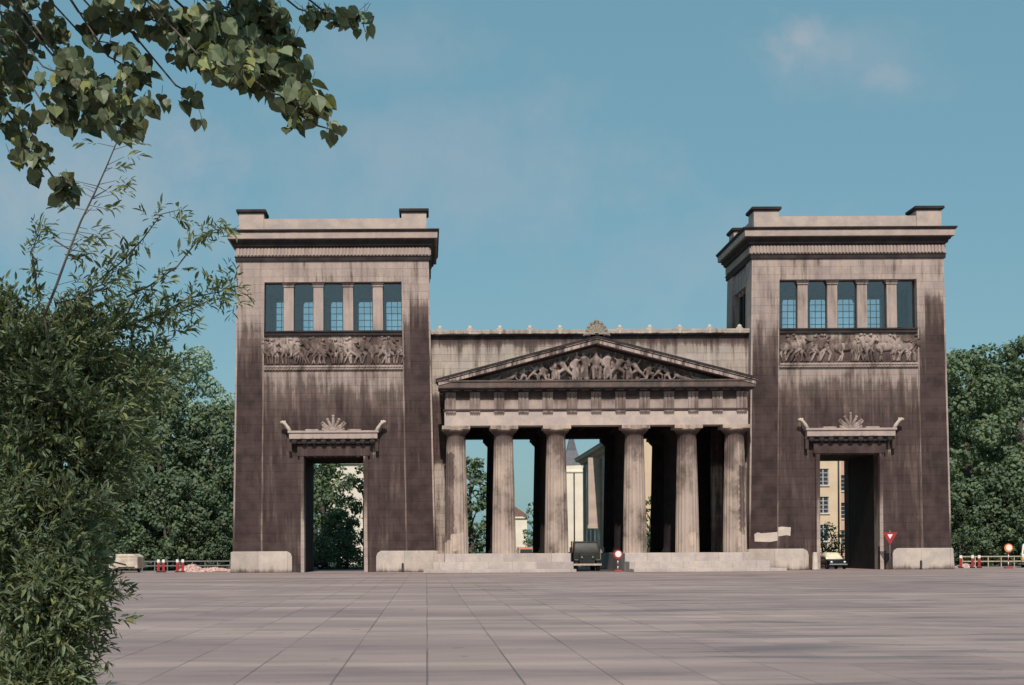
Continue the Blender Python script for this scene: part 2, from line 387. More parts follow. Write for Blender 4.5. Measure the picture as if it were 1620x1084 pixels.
# ------------------------------------------------------------------ ground
def plaza_mat():
    m, nb, b = newmat('granite_slab_paving')
    v = nb.obj(); x, y, z = nb.sep(v)
    S = 1.24
    fx = nb.m('FRACT', nb.m('DIVIDE', x, S)); fy = nb.m('FRACT', nb.m('DIVIDE', nb.m('ADD', y, 200.0), S))
    def line(f, wd): return nb.m('SUBTRACT', 1, nb.step(nb.m('MINIMUM', f, nb.m('SUBTRACT', 1, f)), wd * .35, wd))
    ix = nb.m('FLOOR', nb.m('DIVIDE', x, S)); iy = nb.m('FLOOR', nb.m('DIVIDE', nb.m('ADD', y, 200.0), S))
    wn = nb.n('ShaderNodeTexWhiteNoise', noise_dimensions='2D'); nb.put(wn.inputs['Vector'], nb.comb(ix, iy, 0))
    slab = wn.outputs['Value']
    lx = nb.m('MULTIPLY', line(fx, .018), nb.step(nb.noise(nb.comb(ix, nb.m('MULTIPLY', y, .12), 0), 1.3, 2), .30, .62))
    ly = nb.m('MULTIPLY', line(fy, .016), nb.step(nb.noise(nb.comb(nb.m('MULTIPLY', x, .12), iy, 4), 1.3, 2), .40, .72))
    lx = nb.m('MULTIPLY', lx, nb.m('SUBTRACT', 1, nb.m('MULTIPLY', nb.step(x, 2, 9), .65)))
    ln = nb.m('MAXIMUM', nb.m('MULTIPLY', lx, .72), nb.m('MULTIPLY', ly, .30))
    big = nb.noise(nb.comb(nb.m('MULTIPLY', x, .05), nb.m('MULTIPLY', y, .16), 0), 1.3, 5, .6)
    med = nb.noise(nb.comb(nb.m('MULTIPLY', x, .28), nb.m('MULTIPLY', y, 1.1), 7), .8, 4, .65)
    fine = nb.noise(v, 14, 5, .75)
    base = nb.mix(nb.step(big, .32, .68), (.265, .196, .186), (.405, .302, .270))
    base = nb.mix(nb.m('MULTIPLY', nb.m('SUBTRACT', 1, nb.step(med, .34, .56)), .34), base, (.150, .118, .125))
    # dark wind blown stains in the right foreground
    st = nb.noise(nb.comb(nb.m('MULTIPLY', x, .22), nb.m('MULTIPLY', y, .8), 3), 1.0, 5, .6, .6)
    zone = nb.m('MULTIPLY', nb.step(x, .5, 4.5), nb.m('SUBTRACT', 1, nb.step(y, 95, 114)))
    base = nb.mix(nb.m('MULTIPLY', nb.m('MULTIPLY', nb.step(st, .50, .66), zone), .62), base, (.098, .092, .100))
    base = nb.mix(nb.m('MULTIPLY', nb.m('SUBTRACT', slab, .5), .0), base, base)
    k = nb.m('ADD', .90, nb.m('MULTIPLY', slab, .16))
    k = nb.m('MULTIPLY', k, nb.m('ADD', .84, nb.m('MULTIPLY', fine, .32)))
    base = nb.mix(1, base, nb.comb(k, k, k), 'MULTIPLY')
    blot = nb.noise(nb.comb(nb.m('MULTIPLY', x, .5), nb.m('MULTIPLY', y, .9), 9), .55, 6, .68)
    base = nb.mix(nb.m('MULTIPLY', nb.step(blot, .52, .70), .40), base, nb.mix(1, base, (.62, .62, .68), 'MULTIPLY'))
    spot = nb.noise(nb.vm('ADD', v, (5, 2, 0)), 1.9, 2, .5)
    base = nb.mix(nb.m('MULTIPLY', nb.step(spot, .70, .74), .5), base, (.09, .08, .08))
    base = nb.mix(ln, base, (.06, .05, .055))
    nb.put(b.inputs['Base Color'], base); b.inputs['Roughness'].default_value = .7; b.inputs['Specular IOR Level'].default_value = .3
    bump(nb, b, nb.m('SUBTRACT', nb.m('MULTIPLY', fine, .3), ln), .01, .5)
    return m
def turf_mat():
    m, nb, b = newmat('park_turf')
    v = nb.obj(); n = nb.noise(v, .4, 6, .7)
    nb.put(b.inputs['Base Color'], nb.mix(nb.step(n, .3, .7), (.03, .045, .018), (.07, .085, .035))); b.inputs['Roughness'].default_value = .95
    return m
g = MB(); g.box(-900, 900, -60, 3000, -.5, -.012)
tag(g.build('ground', turf_mat()), kind='structure')
g = MB(); g.add([(-75, -40, 0), (95, -40, 0), (95, 137, 0), (-75, 137, 0)], [(0, 1, 2, 3)])
tag(g.build('plaza', plaza_mat()), kind='structure')
asph = plain('road_asphalt', (.07, .066, .066), .85, var=.25, scale=1.2)
g = MB(); g.add([(11.5, 119, .004), (15.7, 119, .004), (15.7, 245, .004), (9.0, 245, .004), (9.0, 137, .004), (11.5, 137, .004)], [(0, 1, 2, 3, 4, 5)])
g.add([(-60, 137.05, .004), (80, 137.05, .004), (80, 149, .004), (-60, 149, .004)], [(0, 1, 2, 3)])
road = tag(g.build('road', asph), kind='structure')
road.data.polygons[0].use_smooth = False
# the cross street must not overlap the avenue sheet
for i in range(6): road.data.vertices[i].co.z = .008
g = MB(); g.box(-60, 8.9, 149, 152, -.1, .12); g.box(15.8, 80, 149, 152, -.1, .12)
tag(bevel(g.build('pavement', plain('pavement_concrete', (.22, .205, .2), .85)), .02), kind='structure')

# ------------------------------------------------------------------ carved relief (height field of striding fighters and horses)
def relief_mesh(name, x0, x1, z0, z1, y, depth, mat, parent, seed, nx=640, nz=110, horses=True):
    rs = random.Random(seed)
    X, Z = np.meshgrid(np.linspace(x0, x1, nx), np.linspace(z0, z1, nz)); H = np.zeros_like(X)
    def cap(ax, az, bx, bz, ra, rb, d):
        nonlocal H
        vx, vz = bx - ax, bz - az; L = vx * vx + vz * vz + 1e-9
        t = np.clip(((X - ax) * vx + (Z - az) * vz) / L, 0, 1)
        r = ra + (rb - ra) * t
        q = ((X - ax - t * vx) ** 2 + (Z - az - t * vz) ** 2) / r ** 2
        dd = d * rs.uniform(.5, 1.0)
        H = np.maximum(H, np.where(q < 1, dd * (.35 + .65 * np.sqrt(np.clip(1 - q, 0, 1))), 0))
    h = z1 - z0; x = x0 + .2
    while x < x1 - .2:
        s = h * rs.uniform(.86, 1.0); b = z0 + .04 * h; fl = rs.choice((-1, 1)); lean = rs.uniform(.05, .35) * fl * s
        if horses and rs.random() < .3 and x < x1 - .9 * s - .2:
            cx = x + .45 * s
            cap(cx - .3 * s, b + .5 * s, cx + .28 * s, b + .56 * s, .16 * s, .14 * s, depth)
            cap(cx + .28 * s * fl, b + .58 * s, cx + .44 * s * fl, b + .84 * s, .1 * s, .065 * s, depth)
            cap(cx + .44 * s * fl, b + .85 * s, cx + .56 * s * fl, b + .74 * s, .06 * s, .04 * s, depth)
            for k in (-.32, -.2, .2, .33):
                m1 = rs.uniform(-.1, .16) * fl
                cap(cx + k * s, b + .45 * s, cx + (k + m1) * s, b + .24 * s, .06 * s, .04 * s, depth * .8)
                cap(cx + (k + m1) * s, b + .24 * s, cx + (k + m1 * .2) * s, b, .04 * s, .03 * s, depth * .8)
            cap(cx, b + .6 * s, cx + .06 * fl * s, b + .86 * s, .08 * s, .07 * s, depth)
            cap(cx + .07 * fl * s, b + .93 * s, cx + .07 * fl * s, b + .94 * s, .055 * s, .055 * s, depth)
            x += s * rs.uniform(.45, .6)
        else:
            hx = x; tx = x + lean * .6
            cap(hx, b + .48 * s, tx, b + .76 * s, .085 * s, .105 * s, depth)
            cap(tx + .03 * fl * s, b + .92 * s, tx + .03 * fl * s, b + .93 * s, .06 * s, .06 * s, depth)
            for k in (-1, 1):
                kx = hx + k * rs.uniform(.1, .24) * s; kz = b + rs.uniform(.22, .32) * s
                cap(hx, b + .46 * s, kx, kz, .07 * s, .05 * s, depth * .85); cap(kx, kz, kx + rs.uniform(-.16, .1) * s, b, .045 * s, .032 * s, depth * .85)
                ex = tx + k * rs.uniform(.12, .22) * s; ez = b + rs.uniform(.55, .85) * s
                cap(tx, b + .76 * s, ex, ez, .045 * s, .035 * s, depth * .8); cap(ex, ez, ex + rs.uniform(-.1, .2) * k * s, ez + rs.uniform(-.1, .2) * s, .035 * s, .025 * s, depth * .8)
            if rs.random() < .45: cap(tx + .16 * fl * s, b + .62 * s, tx + .16 * fl * s, b + .63 * s, .14 * s, .14 * s, depth * .9)
            if rs.random() < .4: cap(tx - .1 * s, b + .3 * s, tx + .3 * fl * s, b + .95 * s, .018 * s, .012 * s, depth * .7)
            if rs.random() < .5: cap(hx, b + .55 * s, hx - .22 * fl * s, b + .3 * s, .09 * s, .03 * s, depth * .5)
            x += s * rs.uniform(.17, .27)
    rng = np.random.default_rng(seed); H = H + rng.normal(0, depth * .015, H.shape)
    V = np.stack([X, y - H, Z], -1).reshape(-1, 3)
    i = np.arange(nz - 1)[:, None] * nx + np.arange(nx - 1)[None, :]
    q = np.stack([i, i + 1, i + nx + 1, i + nx], -1).reshape(-1)
    return quick(name, V, q, np.full(len(q) // 4, 4), mat, parent, True)

def palmette(mb, cx, cy, cz, h, wd, n=7, d=.1, mi=0):
    for k in range(n):
        a = (k - (n - 1) / 2) / ((n - 1) / 2) * R(78)
        L = h * (1 - .32 * abs(math.sin(a)))
        rot = Matrix.Rotation(a, 3, 'Y')
        c = Vector((cx, cy, cz)) + rot @ Vector((0, 0, L * .55))
        mb.ell(c, (wd * .12, d, L * .47), rot, mi, 8, 6)
        mb.ell(Vector((cx, cy, cz)) + rot @ Vector((0, 0, L * .96)), (wd * .13, d, wd * .10), rot, mi, 8, 6)
    mb.ell((cx, cy, cz + h * .12), (wd * .3, d * 1.1, h * .18), None, mi)

# ------------------------------------------------------------------ towers
HT, BT = 25.6, .055
def batter(x, y, z):
    k = z / HT
    return (x * (1 - BT * k), 5.3 + (y - 5.3) * (1 - .055 * k), z)
def back(fn):                    # mirror a front feature to the back
    return lambda x, y, z: fn(-x, 10.6 - y, z)
DW, DH = 2.47, 9.53
WX = [-5.95, -4.29, -3.43, -1.72, -.86, .86, 1.72, 3.43, 4.29, 5.95]
WZ0, WZ1 = 19.86, 23.9
def make_tower(X, label, seed):
    t = thing('gate_tower', label, 'tower', (X, 122, 0), 0, 'twin battered stone towers of the gate')
    b = MB(); X8 = 8.36
    for sx in (-1, 1):
        for y0, y1 in ((0, 2.4), (8.2, 10.6)):
            xa, xb = sorted((sx * 5.95, sx * X8)); b.box(xa, xb, y0, y1, 0, HT, 0, batter)
    for fn in (batter, back(batter)):
        b.holes(-5.95, 5.95, 0, WZ0, .16, 1.4, [(-DW, DW, 0, DH)], 0, fn)
        b.add([(-5.95, .16, WZ0), (5.95, .16, WZ0), (5.95, 1.56, WZ0), (-5.95, 1.56, WZ0)], [(0, 1, 2, 3)], 0, False, fn)
        b.box(-5.95, 5.95, .001, 1.4, WZ1, HT, 0, fn)
    for sx in (-1, 1):           # side walls with window band
        xa, xb = sorted((sx * 7.0, sx * 8.2)); b.box(xa, xb, 2.4, 8.2, 0, WZ0, 0, batter)
        b.box(xa, xb, 2.4, 8.2, WZ1, HT, 0, batter)
    b.build('wall', M['tower'], t)
    b = MB()
    for sx in (-1, 1):
        xa, xb = sorted((sx * DW, sx * (DW + .6))); b.box(xa, xb, 1.56, 9.04, 0, DH, 0)
    b.box(-DW - .6, DW + .6, 1.56, 9.04, DH, DH + .5, 0)
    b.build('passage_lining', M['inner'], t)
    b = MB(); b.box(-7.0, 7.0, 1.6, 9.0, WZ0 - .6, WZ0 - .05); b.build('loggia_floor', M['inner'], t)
    b = MB(); b.box(-7.6, 7.6, 1.4, 9.2, WZ1 + .1, WZ1 + .5); b.build('loggia_ceiling', M['loggia'], t)
    # plinth blocks beside the doors
    b = MB()
    for fn in (lambda x, y, z: (x, y, z), lambda x, y, z: (-x, 10.6 - y, z)):
        for sx in (-1, 1):
            a, c = 3.45, 8.52
            poly = [(sx * a, 0), (sx * c, 0), (sx * (c - .1), 1.62), (sx * (c - .18), 1.74), (sx * (a + .40), 1.74), (sx * (a + .10), 1.55), (sx * a, 1.25)]
            if sx < 0: poly = poly[::-1]
            b = MB(); b.prism(poly, -.14, .12, 0, fn); bevel(b.build('plinth', M['plinth'], t), .04)
    for sx in (-1, 1):
        b = MB(); xa, xb = sorted((sx * 8.2, sx * 8.52)); b.box(xa, xb, .12, 10.48, 0, 1.70); bevel(b.build('plinth', M['plinth'], t), .04)
    # window pillars, front, back and sides
    def pillar(x, y, fn, wd=.43, dp=.75, pm=None):
        p = MB(); p.box(x - wd, x + wd, y, y + dp, WZ0 - .02, WZ1 - .42, 0, fn)
        p.box(x - wd * .86, x + wd * .86, y + .03, y + dp - .05, WZ1 - .42, WZ1 - .34, 0, fn)
        p.box(x - wd * 1.12, x + wd * 1.12, y - .05, y + dp + .05, WZ1 - .34, WZ1 - .14, 1, fn)
        p.box(x - wd * 1.28, x + wd * 1.28, y - .09, y + dp + .09, WZ1 - .14, WZ1, 1, fn)
        return p.build('window_pillar', [pm or M['pillar'], M['ledge']], t)
    for fn in (batter, back(batter)):
        for x in (-3.86, -1.29, 1.29, 3.86): pillar(x, .3, fn)
    for sx in (-1, 1):
        def sidefn(x, y, z, sx=sx): return batter(sx * (8.22 - y), 5.3 + x, z)
        for x in (-1.45, 0, 1.45): pillar(x, .28, sidefn, .22, .34, M['dark'])  # side pillars in darker stone than front and back ones
    # glazed windows at the back of the loggia, plain panes at the front
    for k in range(5):
        xa, xb = WX[2 * k], WX[2 * k + 1]
        f = MB(); yy = 9.75; fr = .07
        for z0, z1 in ((WZ0, WZ0 + fr), (WZ1 - fr, WZ1)): f.box(xa, xb, yy, yy + .08, z0, z1, 0, batter)
        for a, c in ((xa, xa + fr), (xb - fr, xb)): f.box(a, c, yy, yy + .08, WZ0 + fr, WZ1 - fr, 0, batter)
        for j in range(1, 3):
            c = xa + (xb - xa) * j / 3; f.box(c - .028, c + .028, yy + .01, yy + .06, WZ0 + fr, WZ1 - fr, 0, batter)
        for j in range(1, 7):
            c = WZ0 + (WZ1 - WZ0) * j / 7; f.box(xa + fr, xb - fr, yy + .015, yy + .055, c - .028, c + .028, 0, batter)
        fo = f.build('window', M['bars'], t)
        f = MB(); f.box(xa + fr, xb - fr, yy + .03, yy + .036, WZ0 + fr, WZ1 - fr, 0, batter); f.build('pane', M['glass'], fo)
        f = MB(); yy = .62
        for z0, z1 in ((WZ0, WZ0 + .06), (WZ1 - .06, WZ1)): f.box(xa, xb, yy, yy + .07, z0, z1, 0, batter)
        for a, c in ((xa, xa + .06), (xb - .06, xb)): f.box(a, c, yy, yy + .07, WZ0 + .06, WZ1 - .06, 0, batter)
        fo = f.build('window', M['iron'], t)
        f = MB(); f.box(xa + .06, xb - .06, yy + .03, yy + .036, WZ0 + .06, WZ1 - .06, 0, batter); f.build('pane', M['glass'], fo)
    # side windows
    for sx in (-1, 1):
        def sidefn(x, y, z, sx=sx): return batter(sx * (8.22 - y), 5.3 + x, z)
        for a, c in ((-2.9, -1.75), (-1.15, -.3), (.3, 1.15), (1.75, 2.9)):
            f = MB(); f.box(a, c, .7, .706, WZ0, WZ1, 0, sidefn); f.build('pane', M['darkglass'], t)
    # carved band with sill above and ledge below
    relief_mesh('relief_band', -5.9, 5.9, 17.10, 19.42, .158 + .055 * 5.3 * 18.2 / HT, .34, M['relief'], t, seed)
    yb = .055 * 5.3 * 19.6 / HT
    b = MB(); b.box(-5.93 * .96, 5.93 * .96, -.02 + yb, .30 + yb, 19.50, WZ0 - .10); b.box(-5.93 * .96, 5.93 * .96, -.10 + yb, .30 + yb, WZ0 - .10, WZ0 + .02)
    b.build('window_sill', M['dark'], t)
    b = MB(); b.box(-5.93 * .963, 5.93 * .963, -.13 + yb, .25 + yb, 16.86, 17.02); b.box(-5.93 * .963, 5.93 * .963, -.04 + yb, .25 + yb, 16.66, 16.86)
    for k in range(48):
        c = -5.6 + k * 11.2 / 47; b.box(c - .07, c + .07, -.08 + yb, -.035 + yb, 16.7, 16.84)
    b.build('relief_ledge', M['ledge'], t)
    # entablature
    hx = 8.36 * (1 - BT); y0 = batter(0, 0, HT)[1]; y1 = batter(0, 10.6, HT)[1]
    b = MB()
    b.ring([(-.3, HT), (.10, HT), (.12, 25.66), (.12, 25.90), (.20, 25.98), (.06, 26.02), (.06, 26.72), (.26, 26.86), (.30, 27.05), (.44, 27.12), (.46, 27.3),
            (.70, 27.36), (.72, 27.82), (.84, 27.98), (.86, 28.08), (-.6, 28.16)], -hx, hx, y0, y1)
    def dent(n, a, c, fn):
        for k in range(n):
            q = a + (c - a) * (k + .5) / n; hw = (c - a) / n * .28
            b.box(q - hw, q + hw, .0, .12, 26.10, 26.68, 0, fn)
    dent(56, -hx, hx, lambda x, y, z: (x, y0 - .05 - y, z)); dent(36, y0, y1, lambda x, y, z: (hx + .05 + y, x, z)); dent(36, y0, y1, lambda x, y, z: (-hx - .05 - y, x, z))
    dent(56, -hx, hx, lambda x, y, z: (x, y1 + .05 + y, z))
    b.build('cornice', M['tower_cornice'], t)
    px, pw = 7.72, 2.05
    b = MB(); b.ring([(-.5, 28.10), (0, 28.10), (0, 29.14), (-.45, 29.14), (-.45, 28.2)], -px + .12, px - .12, y0 + .12, y1 - .12)
    b.build('parapet', M['pale'], t)
    b = MB(); b.box(-px + .5, px - .5, y0 + .5, y1 - .5, 28.12, 28.4); b.build('roof', M['dark'], t)
    for sx in (-1, 1):
        for ya, yb2 in ((y0, y0 + pw), (y1 - pw, y1)):
            xa, xb = sorted((sx * px, sx * (px - pw)))
            p = MB(); p.box(xa, xb, ya, yb2, 28.08, 29.56); pr = p.build('corner_pier', M['pale'], t)
            p = MB(); p.ring([(-.2, 29.56), (.05, 29.56), (.12, 29.62), (.20, 29.68), (.20, 29.86), (.12, 29.90), (-.9, 29.92)], xa, xb, ya, yb2)
            p.build('pier_cap', M['dark'], pr)
    # door hood
    yy = .08
    b = MB(); b.box(-3.62, 3.62, -.46, .5, 10.92, 11.42); b.box(-3.72, 3.72, -.56, .5, 11.42, 11.60)
    b.box(-3.45, 3.45, -.25, .5, 10.55, 10.92, 1)
    for k in range(9):
        c = -3.2 + k * .8; b.ell((c, -.3, 10.72), (.26, .14, .24), None, 1)
    b.prism([(-2.98, 9.56), (2.98, 9.56), (2.98, 10.32), (3.1, 10.45), (-3.1, 10.45), (-2.98, 10.32)], -.02, .4)
    for sx in (-1, 1):
        xa, xb = sorted((sx * 3.42, sx * 3.70))
        b.box(xa, xb, -.22, .4, 9.9, 10.92, 0)
    b.box(-2.3, -1.2, -.5, .2, 11.60, 11.72); b.box(1.2, 2.3, -.5, .2, 11.60, 11.72)
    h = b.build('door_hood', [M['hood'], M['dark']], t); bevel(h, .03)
    b = MB(); palmette(b, 0, -.3, 11.55, 1.3, 1.15, 7, .1)
    for sx in (-1, 1):
        b.tube([(0, -.3, 11.65), (sx * .5, -.3, 11.75), (sx * .85, -.3, 12.0), (sx * 1.0, -.3, 12.2), (sx * .85, -.3, 12.32), (sx * .72, -.3, 12.2)], [.12, .11, .1, .09, .07, .05], 8)
    b.build('palmette', M['hood'], h)
    for sx in (-1, 1):
        b = MB(); b.tube([(sx * 3.5, -.3, 11.5), (sx * 3.7, -.32, 11.85), (sx * 3.92, -.34, 12.15), (sx * 4.15, -.36, 12.32), (sx * 4.32, -.36, 12.28)], [.16, .15, .13, .15, .1], 8)
        b.tube([(sx * 3.8, -.3, 11.9), (sx * 3.95, -.3, 12.25), (sx * 3.95, -.3, 12.45)], [.09, .08, .05], 8)
        b.build('corner_ornament', M['palestone'], h)
    # door frame
    b = MB()
    for sx in (-1, 1):
        xa, xb = sorted((sx * (DW - .02), sx * (DW + .34))); b.box(xa, xb, .03, .6, 0, DH + .02)
    b.box(-DW - .34, DW + .34, .03, .6, DH + .02, DH + .03)
    b.build('door_frame', M['tower'], t)
    return t
M['pillar'] = stone('window_pillar_stone', [(0, .28), (23.4, .30), (23.6, .5), (24, .6)], streak=.25, blotch=.35)
M['whitewash'] = stone('whitewash', [(0, .05), (30, .05)], streak=.1, blotch=.2, clean=(.66, .56, .5))
M['palestone'] = stone('bleached_stone', [(0, .1), (30, .1)], streak=.2, blotch=.4, clean=(.55, .48, .42))
make_tower(-7.6, 'tall soot blackened stone tower with trees showing through its doorway', 11)
rt = make_tower(34.8, 'tall soot blackened stone tower behind the triangular sign, cream house showing through its doorway', 23)

b = MB(); b.prism([(-7.85, 2.35), (-6.6, 2.30), (-5.97, 2.42), (-5.97, 3.12), (-7.3, 3.02), (-7.6, 3.1), (-7.88, 2.95)], .005, .06); wp = b.build('whitewash_patch', M['whitewash'], rt)
b = MB(); b.prism([(-5.93, 2.75), (-5.2, 2.86), (-4.88, 2.8), (-4.84, 3.5), (-5.6, 3.56), (-5.93, 3.5)], .165, .22); b.build('whitewash_patch', M['whitewash'], rt)
# ------------------------------------------------------------------ portico hall
def make_portico():
    t = thing('portico', 'low temple front with six fluted columns, steps and carved pediment between the two towers', 'gateway', (13.6, 119.5, 0))
    # platform and steps, left and right of the roadway
    for sx in (-1, 1):
        b = MB()
        def bx(xa, xb, y0, y1, z0, z1):
            a, c = sorted((sx * xa, sx * xb)); b.box(a, c, y0, y1, z0, z1)
        bx(2.15, 12.15, -1.45, 14.9, 0, 1.47)
        bx(2.17, 13.1, -3.9, -1.45, 0, .81); bx(12.15, 13.1, -1.45, 1.9, 0, .81)
        bx(2.19, 13.85, -6.3, -3.9, 0, .26); bx(13.1, 13.85, -3.9, 1.7, 0, .26)
        bx(12.15, 12.82, 1.9, 14.5, 0, 1.46)
        bx(2.17, 12.15, 14.9, 17, 0, .81)
        bevel(b.build('steps', M['step'], t), .03)
    # columns
    def flute(k, z): return 1 - .052 * abs(math.sin(math.pi * k / 6.0))
    cm = MB(); r0, r1, z0, z1 = .96, .755, 1.47, 10.98; prof = []
    for i in range(13):
        u = i / 12; prof.append((r0 + (r1 - r0) * (u ** 1.25), z0 + (z1 - z0) * u))
    cm.lathe(0, 0, prof, 120, 0, False, flute)
    ca = MB(); ca.lathe(0, 0, [(.74, 10.9), (.79, 10.98), (.77, 11.0), (.82, 11.04), (.95, 11.16), (1.06, 11.3), (1.1, 11.38), (1.06, 11.42)], 48, 0, True)
    ca.box(-1.12, 1.12, -1.02, 1.02, 11.41, 11.70)
    first = None
    for yy in (0, 13.5):
        for x in (-11.2, -7.37, -3.15, 3.15, 7.37, 11.2):
            if first is None:
                sh = cm.build('column', M['column'], t, (x, yy, 0)); cp = ca.build('capital', M['column'], sh); bevel(cp, .02); first = (sh, cp)
            else:
                sh = first[0].copy(); COL.objects.link(sh); sh.location = (x, yy, 0)
                cp = first[1].copy(); COL.objects.link(cp); cp.parent = sh
                if yy: sh.data = back_sh; cp.data = back_ca
        if yy == 0:
            back_sh = first[0].data.copy(); back_sh.materials[0] = M['inner']; back_ca = first[1].data.copy(); back_ca.materials[0] = M['inner']  # back columns get a darker copy, hall shade in its colour
    # front and back entablature
    for fy in (0, 1):
        def fn(x, y, z, fy=fy): return (x, y, z) if not fy else (-x, 13.5 - y, z)
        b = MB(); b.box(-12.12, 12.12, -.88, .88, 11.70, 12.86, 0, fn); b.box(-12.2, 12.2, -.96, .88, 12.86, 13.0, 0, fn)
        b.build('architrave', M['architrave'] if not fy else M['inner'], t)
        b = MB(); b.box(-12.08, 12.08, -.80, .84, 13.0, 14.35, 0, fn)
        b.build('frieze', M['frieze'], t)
        if not fy:
            n = 13
            for k in range(n):
                c = -11.62 + k * 23.24 / (n - 1)
                q = MB(); wd = .42
                for j in (-1, 0, 1):
                    a = c + j * .29
                    q.prism([(a - .105, 13.0), (a + .105, 13.0), (a + .105, 14.22), (a - .105, 14.22)], -.93, -.80)
                q.box(c - wd, c + wd, -.95, -.80, 14.22, 14.36); q.box(c - wd, c + wd, -.86, -.80, 13.0, 14.22)
                q.box(c - wd, c + wd, -1.02, -.9, 12.74, 12.84)
                for j in range(6): q.lathe(c - .33 + j * .132, -.99, [(.03, 12.74), (.05, 12.66)], 6, 0, False)
                q.build('triglyph', M['triglyph'], t)
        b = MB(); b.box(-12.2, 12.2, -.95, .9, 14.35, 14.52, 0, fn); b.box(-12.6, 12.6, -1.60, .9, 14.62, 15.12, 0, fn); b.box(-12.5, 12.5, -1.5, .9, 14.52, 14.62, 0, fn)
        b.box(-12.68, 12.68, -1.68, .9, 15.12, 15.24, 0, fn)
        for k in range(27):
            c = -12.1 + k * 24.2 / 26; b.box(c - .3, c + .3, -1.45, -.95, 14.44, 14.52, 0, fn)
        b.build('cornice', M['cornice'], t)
        b = MB(); b.prism([(-12.2, 15.24), (12.2, 15.24), (0, 18.3)], -.25, .6, 0, fn); b.build('tympanum', M['tymp'], t)
        # raking cornice: three stepped bands
        for sx in (-1, 1):
            b = MB(); s = .262
            def band(z0, z1, ext, yf, ex, mi=0):
                p = [(sx * ex, z0 - s * ex), (0, z0), (0, z1), (sx * ex, z1 - s * ex)]
                if sx > 0: p = p[::-1]
                b.prism(p, yf, .75, mi, fn)
            band(18.02, 18.14, 0, -1.0, 11.8, 1); band(18.14, 18.40, 0, -1.66, 12.6); band(18.40, 18.47, 0, -1.68, 12.66, 1); band(18.47, 18.56, 0, -1.74, 12.72); band(18.56, 18.72, 0, -1.80, 12.8, 1)  # lowest dark band has the shadow under the corona in its colour
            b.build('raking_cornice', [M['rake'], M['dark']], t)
        b = MB()
        for sx in (-1, 1):
            p = [(sx * 12.5, 18.3 - .262 * 12.5), (0, 18.3), (0, 18.5), (sx * 12.5, 18.5 - .262 * 12.5)]
            b.prism(p if sx < 0 else p[::-1], .75, 3.75, 0, fn)
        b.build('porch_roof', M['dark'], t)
        b = MB(); palmette(b, 0, -1.4, 18.75, 1.2, 1.6, 9, .12); b.box(-.5, .5, -1.6, -1.1, 18.62, 18.82)
        for sx in (-1, 1):
            b.tube([(sx * .2, -1.4, 18.85), (sx * .6, -1.4, 18.9), (sx * .95, -1.4, 18.86), (sx * 1.05, -1.4, 18.72)], [.15, .16, .12, .08], 8)
        b.build('acroterion', M['palestone'], t)
        if fy:
            b = None
        # attic wall with the hall opening, battered ends against the towers
        def wf(x, y, z, fy=fy):
            e = 12.86 + .46 * z / 25.6
            x = x * (e / 13.0) if abs(x) > 12.9 else x
            return (x, y, z) if not fy else (-x, 13.5 - y, z)
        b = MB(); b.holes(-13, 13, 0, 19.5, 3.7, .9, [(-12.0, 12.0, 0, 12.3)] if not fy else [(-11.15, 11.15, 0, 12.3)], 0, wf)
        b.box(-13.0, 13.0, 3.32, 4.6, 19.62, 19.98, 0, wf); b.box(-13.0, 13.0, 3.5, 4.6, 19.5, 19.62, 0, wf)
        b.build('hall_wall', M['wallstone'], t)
        for k in range(-5, 6):
            q = MB(); q.ell((k * 2.48, 3.5 if not fy else 10.0, 20.12), (.20, .13, .24)); q.box(k * 2.48 - .10, k * 2.48 + .10, 3.30 if not fy else 10.0, 3.5 if not fy else 10.2, 19.63, 20.0)
            q.ell((k * 2.48, 3.5 if not fy else 10, 20.02), (.30, .1, .12))
            q.build('antefix', M['palestone'], t)
    for x in (-7.37, -3.15, 3.15, 7.37):
        q = MB(); q.lathe(x, 6.75, [(1.0, 1.47), (1.0, 1.6), (.88, 1.75), (.82, 2.0), (.72, 11.4), (.9, 11.6), (.9, 12.2)], 32); q.box(x - 1, x + 1, 5.9, 7.6, 11.75, 12.2); q.build('inner_column', M['inner'], t)
    b = MB(); b.box(-13.1, 13.1, 4.6, 8.9, 19.3, 19.8); b.build('hall_roof', M['dark'], t)
    # coffered ceiling
    b = MB(); b.box(-12.0, 12.0, .88, 12.62, 12.55, 12.9)
    for k in range(9): b.box(-11.5 + k * 2.8, -11.1 + k * 2.8, .88, 12.62, 12.2, 12.55)
    for k in range(5): b.box(-12.0, 12.0, 2.0 + k * 2.2, 2.3 + k * 2.2, 12.25, 12.56)
    b.build('ceiling', M['inner'], t)
    # back portico closure above architrave is the mirrored entablature; inner side walls of the hall
    b = MB()
    for sx in (-1, 1):
        xa, xb = sorted((sx * 12.0, sx * 12.8)); b.box(xa, xb, 4.6, 8.9, 1.47, 12.3)
    b.build('side_wall', M['inner'], t)
